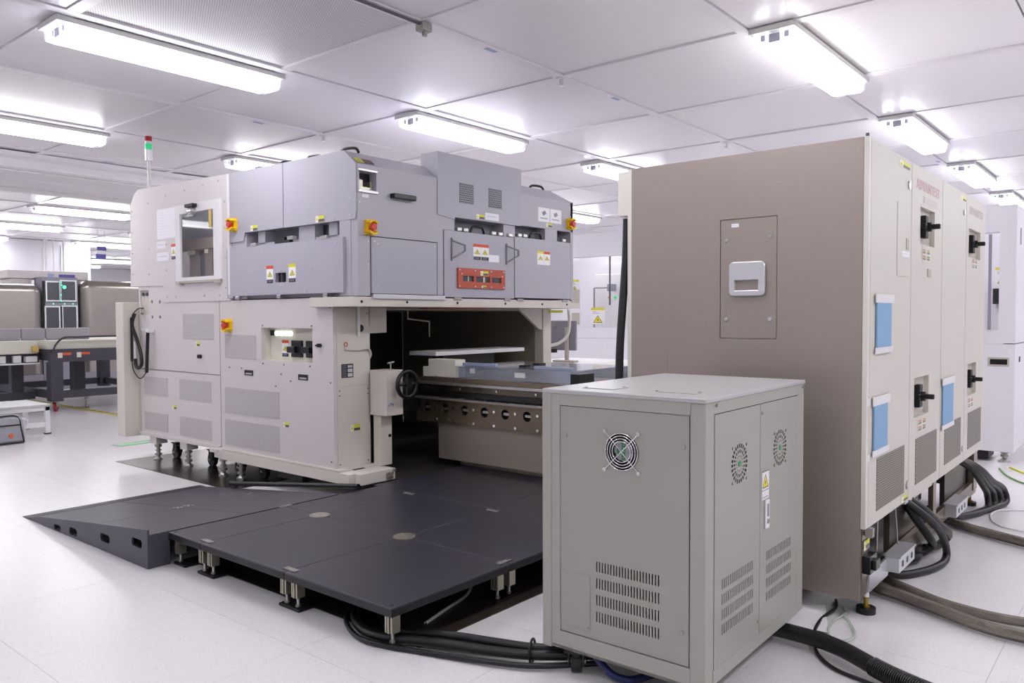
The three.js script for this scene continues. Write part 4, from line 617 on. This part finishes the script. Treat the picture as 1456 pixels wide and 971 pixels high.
  P('inlet_connector', [bx(2.965, 3.05, .17, .235, -.83, -.80, .004), bx(2.98, 3.035, .185, .22, -.80, -.785, .003)], M.blackGloss, rk); sticker('caution_tag', T.tag, 'z', 2.975, 3.045, .25, .285, -.827, rk);
  P('hinge_block', bx(2.985, 3.01, .3, .3335, -.825, -.80), M.steelDull, rk); P('hinge_pin', bar([3.2, .33, -.84], [3.19, .2, -.84], .004), M.steelDull, rk); P('hinge_pin', bar([3.47, .33, -.845], [3.46, .16, -.83], .003), M.steelDull, rk);
  for (const [x, z] of [[3.06, -.84], [5.17, -.86], [3.06, -1.7]]) { const f = P('leveling_foot', [cyl('y', x, .011, z, .034, .022, 24)], M.rubber, rk, 'black rubber levelling foot'); P('threaded_rod', [cyl('y', x, .05, z, .008, .07, 10), cyl('y', x, .026, z, .014, .008, 12)], mat(0xa89038, .35, .8), f); P('rod_sleeve', [cyl('y', x, .085, z, .011, .05, 10)], M.white, f); }
  // blue cloth sheets taped to the doors
  const cloth = (label, x0, x1, y0, y1) => { const c = thing('blue_cloth', label, 'cloth', [(x0 + x1) / 2, y0, ZF], 'blue cloths taped to the white doors'); P('sheet', [bx(x0, x1, y0, y1, ZF + .001, ZF + .009, .003)], M.blueCloth, c); P('tape_strip', [bx(x0 - .02, x1 + .03, y1 - .012, y1 + .02, ZF + .006, ZF + .0098)], M.tape, c); P('tape_strip', [bx(x0 - .02, x1 + .02, y0 - .014, y0 + .008, ZF + .006, ZF + .0098)], M.tape, c); };
  cloth('pale blue cloth taped at waist height to the door beside the brown panel', 3.045, 3.235, .972, 1.155); cloth('pale blue cloth taped just above the vent beside the brown panel', 3.022, 3.197, .6, .782); cloth('pale blue cloth taped to the third white door above its vent', 4.16, 4.386, .567, .777);
  P('edge_tape', [bx(2.945, 3.0, .775, .80, ZF + .0005, ZF + .0015), bx(2.945, 2.99, .575, .6, ZF + .0005, ZF + .0015)], M.tape, rk);
}
// ------------------------------------------------------------------ things further back, left side
{
  const ct = thing('roller_cart', 'dark steel frame cart with cream top and curved hand rail on red wheels', 'cart', [4.3, 0, -10.9]);
  const x0 = 3.66, x1 = 5.1, za = -10.0, zb = -11.9;
  P('top_frame', [bx(x0, x1, .58, .728, za - .07, za), bx(x0 + .001, x0 + .07, .6, .727, -10.6, za - .0705), bx(x0, x1, .58, .728, zb, zb + .07), bx(x1 - .07, x1 - .001, .581, .727, zb + .0705, za - .0705)], M.cartDark, ct);
  for (const [x, z] of [[x0, za - .14], [x1 - .14, za - .14], [x0, zb], [x1 - .14, zb], [x0 + .55, -10.9]]) P('leg', bx(x + .003, x + .137, .12, .579, z + .003, z + .137), M.cartDark, ct);
  P('stretcher', [bx(x0, x1, .155, .24, za - .08, za), bx(x0, x1, .155, .24, zb, zb + .08), bx(x0 + .001, x0 + .08, .156, .239, zb + .0805, za - .0805), bx(x1 - .08, x1 - .001, .156, .239, zb + .0805, za - .0805)], M.cartDark, ct);
  P('cart_top', [bx(x0 + .02, x1, .728, .83, zb + .1, za - .12, .004)], M.cream, ct);
  P('hand_rail', [tube([[x0 + .02, .70, za + .02], [x0 + .05, .78, za + .02], [x0 + .13, .862, za + .02], [x0 + .3, .872, za + .02], [x1, .875, za + .02]], .012, 8, 40)], M.cartDark, ct);
  for (const [x, z] of [[x0 + .07, za - .07], [x1 - .07, za - .07], [x0 + .07, zb + .07]]) caster(x, z, .13, ct, .055, .9, M.wheelRed, M.steelDull);
  levelingFoot(4.08, -10.06, .16, ct, .05);
  for (const [z0] of [[3.74], [3.95]]) { P('warning_tag', [bx(z0, z0 + .05, .63, .69, za + .0005, za + .003)], M.cream, ct); P('red_tag', [bx(z0 + .052, z0 + .15, .66, .69, za + .0005, za + .003)], M.orange, ct); }
  P('side_tray', [bx(3.0, 3.62, .68, .83, -10.75, -10.25, .01)], M.cream, ct); P('tray_shelf', [bx(3.1, 3.62, .56, .575, -10.7, -10.2)], M.aluWhite, ct); P('tray_block', [bx(3.55, 3.61, .7, .77, -10.245, -10.2)], M.amber, ct);
  P('tray_parts', [bx(3.2, 3.28, .58, .66, -10.3, -10.25), bx(3.36, 3.44, .58, .66, -10.3, -10.25), bx(3.48, 3.6, .585, .65, -10.3, -10.22)], M.white, ct);
  P('tray_leg', bx(3.05, 3.2, 0, .559, -10.7, -10.55), M.cartDark, ct); P('tray_leg', bx(3.45, 3.58, 0, .559, -10.7, -10.6), M.cartDark, ct);
  for (const g of [bx(3.0, 3.655, .13, .22, -10.54, -10.46), bx(3.0, 3.655, .576, .679, -10.74, -10.32)]) P('tray_beam', g, M.cartDark, ct);
  for (const [a, b] of [[3.28, 3.55], [3.56, 3.82], [3.83, 4.34]]) one('grey_plate', bx(a, b, a > 3.6 ? .8305 : .8305, .975, -10.62, -10.58, .012), M.greyDark.clone(), a < 3.3 ? 'grey upright plate at the outer end of the cart tray' : a < 3.6 ? 'middle grey upright plate standing on the cart' : 'widest grey upright plate standing on the cream cart top', 'plate').material.color.set(0xa9a7ad);

  const ch = thing('stainless_chamber', 'brushed stainless test chamber with rounded top edge to the left of the green-lit door', 'chamber', [3.5, 0, -13.6]);
  P('chamber_body', [new RoundedBoxGeometry(2.49, 1.61, 1.3, 5, .14).translate(3.445, .805, -13.65)], M.stainless, ch); P('chamber_base', bx(2.25, 4.65, 0, .25, -13.05, -12.97), M.greyDark, ch);
  const ch2 = thing('stainless_chamber', 'brushed stainless test chamber to the right of the green-lit door', 'chamber', [6, 0, -13.6]);
  P('chamber_body', [new RoundedBoxGeometry(1.98, 1.69, 1.3, 5, .14).translate(6.21, .845, -13.65)], M.stainless, ch2); P('chamber_base', bx(5.25, 7.15, 0, .25, -13.05, -12.97), M.greyDark, ch2);
  const dr = thing('chamber_door_unit', 'steel door unit with four dark glass windows and green lamps', 'door unit', [4.95, 0, -13.2]);
  P('door_frame', [bx(4.70, 5.21, 0, 1.72, -13.4, -13.1)], M.greyDark, dr);
  for (const [a, b, c, d] of [[4.76, 4.93, 1.37, 1.64], [4.96, 5.16, 1.37, 1.66], [4.74, 4.92, .9, 1.26], [4.98, 5.17, .9, 1.27]]) { const f = P('window_frame', plateZ(rect(a - .02, b + .02, c - .02, d + .02), [rect(a, b, c, d)], -13.1, -13.07), M.alu, dr); P('pane', bx(a, b, c, d, -13.09, -13.085), M.window, f); }
  for (const [x, y, s] of [[5.0, 1.57, .035], [4.96, 1.60, .014], [4.95, 1.45, .014], [4.95, 1.36, .014], [4.84, 1.315, .014], [5.0, 1.315, .014], [5.12, 1.315, .012], [4.955, 1.64, .014]]) P('green_lamp', new THREE.SphereGeometry(s * .75, 10, 8).translate(x, y, -13.06), M.led, dr, 'small green indicator lamp');
  P('dark_gap', [bx(4.7, 4.735, .8, 1.66, -13.1, -13.09), bx(4.945, 4.965, .8, 1.27, -13.1, -13.065)], M.black, dr);
  const wb = thing('white_duct_box', 'white casing with blue labels lying on top of the stainless chambers', 'casing', [4.9, 1.6, -13.7]);
  P('casing', [bx(4.35, 5.5, 1.7, 1.83, -13.9, -13.42, .01), bx(4.4, 4.68, 1.612, 1.7, -13.9, -13.45)], M.beigeLav, wb); P('blue_label', [bx(4.90, 4.99, 1.735, 1.79, -13.421, -13.418)], M.lavBlue, wb); P('blue_label', [bx(5.06, 5.3, 1.735, 1.78, -13.421, -13.418)], M.purple, wb);
  for (const [x, z, r, l] of [[5.92, -16.3, .03, 'thicker white ceiling pipe in front of the pale wall'], [6.1, -16.4, .015, 'thinnest white ceiling pipe between two others at the pale wall'], [6.26, -16.35, .02, 'white ceiling pipe nearest the wall corner']]) one('service_pipe', cyl('y', x, CEIL / 2, z, r, CEIL, 12), M.white, l, 'pipe', 'service pipes at the left wall');
  const hs = thing('hanging_sign', 'small purple sign hanging from the ceiling beyond the white machine', 'sign', [5.95, 2.2, -14]);
  P('board', [bx(5.87, 6.03, 2.10, 2.18, -14.01, -13.99), bx(5.89, 6.04, 2.24, 2.31, -14.01, -13.99)], M.purple, hs); P('strip', bx(5.88, 6.03, 2.18, 2.24, -14.01, -13.99), M.white, hs); P('hanger', [bar([5.9, 2.3, -14], [5.9, CEIL, -14], .006), bar([6.02, 2.3, -14], [6.02, CEIL, -14], .006)], M.white, hs);
  const ss = thing('step_stool', 'low aluminium step with open frame beside the grey bag', 'step', [2.6, 0, -8.4]);
  P('tread', [bx(1.95, 2.97, .262, .285, -8.75, -8.14, .003)], M.alu, ss);
  for (const [x, z] of [[2.93, -8.19], [2.0, -8.19], [2.93, -8.73], [2.0, -8.73]]) { const l = P('leg', bx(x, x + .04, .012, .262, z, z + .04), M.aluWhite, ss); P('foot_cap', bx(x - .004, x + .046, 0, .012, z - .004, z + .044), M.black, l); }
  P('edge_rail', [bx(1.95, 2.97, .225, .262, -8.19, -8.15, .002)], M.aluWhite, ss); P('lower_rail', [bx(1.97, 2.95, .07, .115, -8.185, -8.155, .002)], M.aluWhite, ss); P('back_rail', [bx(1.97, 2.95, .07, .115, -8.73, -8.70, .002)], M.aluWhite, ss); P('side_rail', [bx(2.93, 2.965, .225, .262, -8.75, -8.15)], M.aluWhite, ss);
  const bg = thing('tool_bag', 'silver grey soft tool bag with black piping in front of the aluminium step', 'bag', [2.4, 0, -7.85]);
  const body = new RoundedBoxGeometry(.5, .24, .2, 3, .03).translate(2.36, .125, -7.83); { const p = body.attributes.position; for (let i = 0; i < p.count; i++) { const y = p.getY(i); p.setX(i, 2.36 + (p.getX(i) - 2.36) * (1.05 - .35 * y)); p.setZ(i, -7.83 + (p.getZ(i) + 7.83) * (1.1 - 1.1 * y) + .006 * Math.sin(p.getX(i) * 60)); } body.computeVertexNormals(); }
  P('bag_body', body, M.bagGrey, bg); P('piping', [tube([[2.1, .235, -7.755], [2.38, .245, -7.75], [2.56, .235, -7.755], [2.585, .12, -7.735], [2.6, .01, -7.722]], .006), tube([[2.1, .165, -7.738], [2.35, .165, -7.736], [2.585, .165, -7.74]], .006), tube([[2.1, .012, -7.72], [2.6, .012, -7.72]], .006)], M.black, bg); P('round_patch', [cyl('z', 2.5, .075, -7.724, .018, .01, 16)], M.orange, bg, 'orange round print'); P('bag_buckle', [bx(2.6, 2.63, .1, .2, -7.8, -7.76, .005), tube([[2.58, .22, -7.78], [2.64, .19, -7.78], [2.63, .12, -7.78]], .008)], M.alu, bg);
  one('floor_tape', [bx(3.985, 4.07, .0003, .0015, -13.0, -7.2)], mat(0xffffff, .5, 0, { map: T.hazard }), 'yellow and black hazard tape stuck along the floor under the cart', 'tape');
  const fm = thing('floor_marker', 'green exit marker stuck to the floor beside the machine', 'floor marker', [3.2, 0, -6.95]); P('border', bx(3.03, 3.36, .0003, .001, -7.02, -6.86), M.darkTape, fm); P('green_field', bx(3.06, 3.33, .001, .0016, -6.99, -6.89), M.greenTape, fm);
}
// ------------------------------------------------------------------ things further back, middle and right
{
  const en = thing('white_enclosure', 'tall white glazed enclosure with yellow warning signs behind the machine', 'enclosure', [9, 0, -5.6]);
  const X = 9;
  P('header', [bx(X, X + .1, 1.9, 2.21, -8.6, -3.2, .004)], M.wall, en); P('lower_panel', [bx(X, X + .08, .80, .94, -8.6, -3.2, .003)], M.wall, en); P('lower_panel', [bx(X, X + .08, .05, .795, -8.6, -3.2, .003)], M.wall, en);
  for (const z of [-8.58, -6.5, -5.42, -3.24]) P('post', bx(X, X + .08, .94, 1.9, z - .03, z + .03), M.white, en);
  P('clear_panel', bx(X + .03, X + .036, .94, 1.9, -6.47, -5.45), M.glass, en); P('clear_panel', bx(X + .03, X + .036, .94, 1.9, -8.55, -6.53), M.glass, en); P('clear_panel', bx(X + .03, X + .036, .94, 1.9, -5.39, -3.27), M.glass, en);
  P('inner_wall', [bx(X + 1.5, X + 1.55, 0, 2.17, -8.6, -3.2)], M.wall, en);
  P('inner_cabinet', [bx(X + .7, X + 1.2, .0, 1.7, -6.45, -5.9, .01)], M.white, en); P('inner_cabinet', [bx(X + .9, X + 1.4, .0, 1.55, -5.8, -5.3, .01)], M.cream, en);
  for (const [z, m] of [[-6.2, M.amber], [-6.1, M.greenLit], [-6.0, M.red]]) P('status_button', cyl('x', X + .69, 1.36, z, .02, .02, 12), m, en);
  P('camera_unit', [bx(X + .55, X + .65, 1.45, 1.55, -6.15, -6.05, .01), bar([X + .6, 1.5, -6.1], [X + .6, 1.5, -6.4], .01), bar([X + .6, 1.5, -6.4], [X + .6, 0, -6.4], .012)], M.greyDark, en);
  sticker('warning_sign', T.yellowWarn, 'x', -6.07, -5.85, .985, 1.21, X + .03, en, 'white sign with a yellow triangle'); sticker('warning_sign', T.yellowWarn, 'x', -6.42, -6.27, 1.42, 1.6, X + .03, en, 'white sign with a yellow triangle');
  P('door_bar', [bar([X - .03, 1.24, -5.73], [X - .03, 1.89, -5.73], .012)], M.greyDeep, en); P('dark_latch', [bx(X - .01, X + .03, 1.28, 1.42, -6.4, -6.36)], M.black, en);
  P('hinge_post', [bx(X - .03, X, .94, 1.92, -6.46, -6.42)], M.aluWhite, en); P('grey_cover', [bx(X - .02, X + .02, 1.24, 1.46, -6.36, -6.25), bx(X - .02, X + .02, .98, 1.14, -6.36, -6.25)], M.beigeDark, en);

  const mo = thing('monitor', 'flat monitor seen from behind beside the machine post', 'monitor', [5.6, .78, -4.05]);
  P('screen_back', [bx(5.57, 5.6, .80, 1.06, -4.25, -3.905, .01)], M.greyDark, mo); P('stand_neck', [bx(5.54, 5.57, .72, 1.0, -4.0, -3.97, .004), bx(5.5, 5.58, .70, .72, -4.1, -3.88, .004)], M.beigeDark, mo); P('badge', cyl('x', 5.567, 1.02, -4.12, .02, .006, 16), M.steelDull, mo); P('ports', [bx(5.53, 5.57, .78, .81, -4.2, -4.1)], M.black, mo);
  const dk = thing('console_desk', 'low white console desk behind the stage', 'desk', [5.7, 0, -3.8]); P('desk_top', bx(5.1, 6.2, .67, .70, -4.4, -3.0, .004), M.white, dk); P('desk_body', bx(5.2, 6.1, .0, .67, -4.35, -3.05), M.wall, dk); P('desk_latch', [bx(5.18, 5.2, .58, .63, -3.4, -3.3, .003)], M.steelDull, dk);
  one('grey_conduit', tube([[5.08, .86, -3.82], [5.16, .88, -3.78], [5.22, .94, -3.74], [5.25, 1.05, -3.74], [5.25, 1.15, -3.75]], .013), M.pvc, 'pale flexible conduit curving up beside the machine back post', 'conduit');

  const wm = thing('white_machine', 'tall white machine with a glazed slot and black pull beyond the rack', 'machine', [6.8, 0, -.855]);
  const XW = 6.8;
  P('upper_casing', [plateX(rect(-2.4, -.855, .885, 1.9), [rect(-2.2, -.962, .985, 1.705)], XW, XW + .1), bx(XW + .1, 9.2, .885, 1.9, -.951, -.8551), bx(XW + .5, XW + .52, .9, 1.86, -2.4, -.952)], M.wall, wm);
  P('lower_casing', [plateX(rect(-2.4, -.855, .08, .878), [rect(-1.015, -.902, .722, .772)], XW, XW + .05), bx(XW + .05, 9.2, .08, .878, -.95, -.8551)], M.wall, wm);
  P('pull_recess', [bx(XW + .02, XW + .03, .722, .772, -1.015, -.902)], M.black, wm); P('pull_bezel', [plateX(rect(-1.027, -.890, .714, .78), [rect(-1.015, -.902, .727, .767)], XW - .006, XW)], M.beigeDark, wm);
  P('glass_slot', bx(XW + .05, XW + .055, .985, 1.705, -2.2, -.962), M.glass, wm); P('door_bar', [bar([XW - .01, .985, -1.02], [XW - .01, 1.69, -1.02], .011)], M.greyDark, wm);
  sticker('warning_sign', T.yellowWarn, 'x', -1.06, -.965, 1.33, 1.47, XW + .5, wm); P('inner_block', [bx(XW + .4, XW + .5, 1.18, 1.3, -1.06, -1.0)], M.black, wm); P('inner_cable', [tube([[XW + .4, 1.2, -.97], [XW + .4, 1.1, -.975], [XW + .38, 1.0, -1.0]], .015)], M.black, wm);
  P('side_port', [bx(7.0, 7.06, .74, .78, -.856, -.852)], M.black, wm); P('side_slot', [bx(6.98, 7.02, 1.62, 1.74, -.856, -.852)], M.greyDark, wm);
  levelingFoot(6.87, -.92, .1, wm, .04); levelingFoot(6.87, -1.6, .1, wm, .04); P('black_caster_box', [bx(6.84, 7.1, .01, .08, -1.3, -1.02, .01)], M.black, wm);
  one('earth_wire', tube([[6.5, .006, -.9], [6.2, .006, -.8], [6.0, .006, -.65], [6.1, .006, -.45], [6.4, .006, -.3]], .006), M.greenWire, 'green earth wire on the floor by the far white machine', 'wire');
  one('yellow_wire', tube([[6.6, .006, -.85], [6.4, .006, -.72], [6.3, .006, -.55], [6.5, .006, -.3]], .006), M.lime, 'yellow wire on the floor by the far white machine', 'wire');
}
// ------------------------------------------------------------------ cables and hoses on the floor
{
  const C = (name, pts, r, m, label, cat, group) => one(name, tube(pts, r, 10, pts.length * 10), m, label, cat, group);
  C('black_cable', [[2.3, .018, -2.52], [2.05, .018, -2.4], [1.93, .018, -2.33], [1.835, .018, -2.27], [1.775, .018, -2.18], [1.745, .018, -2.08], [1.765, .018, -1.99], [1.80, .022, -1.90], [1.835, .026, -1.79], [1.875, .03, -1.66], [1.935, .034, -1.52], [2.06, .036, -1.36]], .017, M.rubber, 'thick black cable curving out from under the platform to the grey cabinet', 'cable', 'cables from the platform');
  C('black_cable', [[2.3, .018, -2.46], [2.05, .018, -2.32], [1.94, .018, -2.24], [1.86, .018, -2.15], [1.83, .018, -2.07], [1.832, .022, -1.98], [1.85, .036, -1.88], [1.87, .046, -1.78], [1.905, .05, -1.65], [1.955, .05, -1.52], [2.08, .046, -1.38]], .014, M.rubber, 'second black cable lying on top of the thick one from under the platform', 'cable', 'cables from the platform');
  C('black_cable', [[2.25, .01, -2.6], [1.98, .01, -2.43], [1.85, .01, -2.33], [1.76, .01, -2.22], [1.71, .01, -2.08], [1.725, .01, -1.97], [1.76, .01, -1.87], [1.795, .012, -1.76], [1.84, .014, -1.63], [1.90, .016, -1.50], [2.05, .018, -1.34]], .009, M.rubber, 'thin black cable beside the bundle between platform and grey cabinet', 'cable', 'cables from the platform');
  one('cable_tie', [new THREE.TorusGeometry(.036, .004, 6, 18).rotateY(.4).translate(1.942, .042, -1.53)], M.black, 'black tie round the cable bundle beside the grey cabinet caster', 'tie');
  C('pale_tube', [[1.95, .006, -2.02], [2.1, .006, -2.06], [2.25, .006, -2.1], [2.4, .006, -2.2]], .006, M.pvc, 'pale tube on the floor under the platform', 'tube');
  // corrugated hose at the right
  const hp = [[2.58, .045, -1.12], [2.6, .042, -1.01], [2.606, .04, -.96], [2.6, .04, -.86], [2.575, .04, -.78], [2.535, .04, -.71], [2.493, .04, -.646], [2.462, .04, -.585], [2.43, .04, -.5], [2.4, .04, -.38], [2.38, .04, -.2]];
  const hc = new THREE.CatmullRomCurve3(hp.map(p => new THREE.Vector3(...p)));
  const big = thing('corrugated_hose', 'thick black corrugated hose leading from the grey cabinet over the floor', 'hose', [2.5, 0, -.6]);
  P('hose', new THREE.TubeGeometry(hc, 90, .026, 14, false), M.rubber, big);
  const rings = []; for (let k = 0; k < 70; k++) { const t = .5 + k / 70 * .5, p = hc.getPointAt(t), d = hc.getTangentAt(t); const g = new THREE.TorusGeometry(.0265, .0032, 6, 18); g.applyQuaternion(new THREE.Quaternion().setFromUnitVectors(new THREE.Vector3(0, 0, 1), d)); g.translate(p.x, p.y, p.z); rings.push(g); }
  const rg = P('hose_ribs', rings, M.blackGloss, big); rg.userData.kind = 'stuff';
  C('thin_cable', [[3.1, .007, -.96], [3.017, .007, -.935], [2.879, .007, -.94], [2.743, .008, -.92], [2.64, .012, -.885], [2.566, .008, -.85], [2.493, .007, -.775], [2.461, .007, -.677], [2.43, .007, -.5]], .006, M.rubber, 'thin black cable looping on the floor around the corrugated hose', 'cable');
  C('clear_tube', [[3.05, .007, -.92], [2.987, .007, -.891], [2.874, .007, -.9], [2.776, .007, -.885], [2.724, .007, -.855], [2.72, .007, -.82], [2.78, .007, -.8], [2.9, .007, -.85], [2.98, .007, -.9]], .005, M.clearTube, 'clear plastic tube looped on the floor beside the rack foot', 'tube');
  const pg = new THREE.PlaneGeometry(.26, .16, 12, 8).rotateX(-Math.PI / 2); { const p = pg.attributes.position; for (let i = 0; i < p.count; i++) p.setY(i, .003 + .004 * (1 + Math.sin(p.getX(i) * 40 + p.getZ(i) * 30))); pg.computeVertexNormals(); } pg.rotateY(.35).translate(2.86, 0, -1.0);
  one('paper_sheet', pg, M.paperFloor, 'crumpled white sheet on the floor between grey cabinet and brown rack', 'paper');
  C('black_cable', [[3.1, .04, -1.15], [2.95, .04, -1.12], [2.85, .04, -1.1], [2.7, .04, -1.08]], .03, M.rubber, 'thick black cable lying under the edge of the brown end panel', 'cable');
  // braided steel hoses
  C('braided_hose', [[3.6, .03, -1.1], [3.38, .03, -.95], [3.273, .029, -.842], [3.248, .028, -.767], [3.211, .028, -.692], [3.175, .028, -.615], [3.135, .028, -.545], [3.105, .028, -.481], [3.09, .028, -.422], [3.085, .028, -.349], [3.1, .028, -.2]], .0225, M.hoseBraid, 'thicker braided steel hose running out from under the rack near its levelling foot', 'hose', 'braided steel hoses');
  C('braided_hose', [[3.7, .022, -1.05], [3.45, .022, -.88], [3.33, .022, -.72], [3.28, .022, -.634], [3.254, .022, -.55], [3.24, .022, -.458], [3.25, .022, -.368], [3.3, .022, -.2]], .018, M.hoseBraid, 'slimmer braided steel hose running beside the thicker one from under the rack', 'hose', 'braided steel hoses');
  C('braided_hose', [[4.8, .026, -1.0], [4.585, .026, -.836], [4.508, .026, -.747], [4.45, .026, -.644], [4.38, .026, -.501], [4.3, .026, -.3]], .023, M.hoseBraid, 'braided steel hose running out under the far doors of the rack', 'hose', 'braided steel hoses');
  // black loops hanging out of the rack base
  C('looped_cable', [[3.62, .33, -.87], [3.63, .28, -.8], [3.7, .22, -.755], [3.79, .16, -.74], [3.87, .09, -.735], [3.9, .04, -.735], [3.87, .02, -.735], [3.74, .017, -.748], [3.63, .017, -.785], [3.54, .017, -.84], [3.5, .017, -.92]], .016, M.rubber, 'black cable hanging from the rack base in a single wide loop', 'cable', 'black cables looping from the rack base');
  C('looped_cable', [[3.66, .33, -.87], [3.72, .27, -.8], [3.9, .16, -.76], [4.05, .1, -.76], [4.12, .06, -.775], [4.08, .03, -.8], [3.98, .03, -.84]], .018, M.rubber, 'short black cable crossing over the single wide loop under the rack', 'cable', 'black cables looping from the rack base');
  C('looped_cable', [[3.68, .33, -.88], [3.74, .22, -.83], [3.85, .12, -.8], [3.93, .06, -.8], [3.9, .03, -.83], [3.8, .03, -.88]], .018, M.rubber, 'black cable tucked tight behind the single wide loop under the rack', 'cable', 'black cables looping from the rack base');
  ['innermost', 'second', 'third', 'outermost'].forEach((w, k) => { const d = k * .05; C('looped_cable', [[4.72 + d * .3, .34, -.87], [4.8 + d * .4, .28, -.8 + d * .15], [4.95 + d * .9, .17, -.765 + d * .2], [5.08 + d * 1.4, .09, -.76 + d * .35], [5.08 + d * 1.5, .03, -.755 + d * .4], [4.95 + d, .02, -.775 + d * .3], [4.82 + d * .5, .019, -.81 + d * .2], [4.7, .02 + k * .002, -.86 + d * .1]], .017, M.rubber, w + ' black cable of the bundle looping under the far rack doors', 'cable', 'bundle of black cables under the far rack doors'); });
  one('dark_cable_pile', [tube([[3.75, .05, -.9], [3.82, .06, -.86], [3.92, .05, -.87], [4.0, .04, -.92]], .035), tube([[3.7, .03, -.87], [3.8, .03, -.84], [3.9, .03, -.86]], .025)], M.rubber, 'heap of black cable joints under the middle of the rack', 'cable');
  C('white_wire', [[5.3, .006, -.5], [5.198, .006, -.597], [5.111, .006, -.7], [4.989, .006, -.725], [4.86, .006, -.705], [4.795, .006, -.685], [4.721, .006, -.631], [4.68, .006, -.536], [4.64, .006, -.4]], .004, M.white, 'thin white wire looped on the floor beside the far braided hose', 'wire');
  one('hanging_cable', tube([[2.99, 1.52, -1.822], [2.983, 1.37, -1.822], [2.96, 1.146, -1.825], [2.946, .995, -1.828], [2.94, .829, -1.83], [2.945, .4, -1.83], [3.0, .02, -1.86]], .018), M.rubber, 'thick black cable hanging down the rear edge of the brown rack', 'cable');
}
renderer.render(scene, camera);
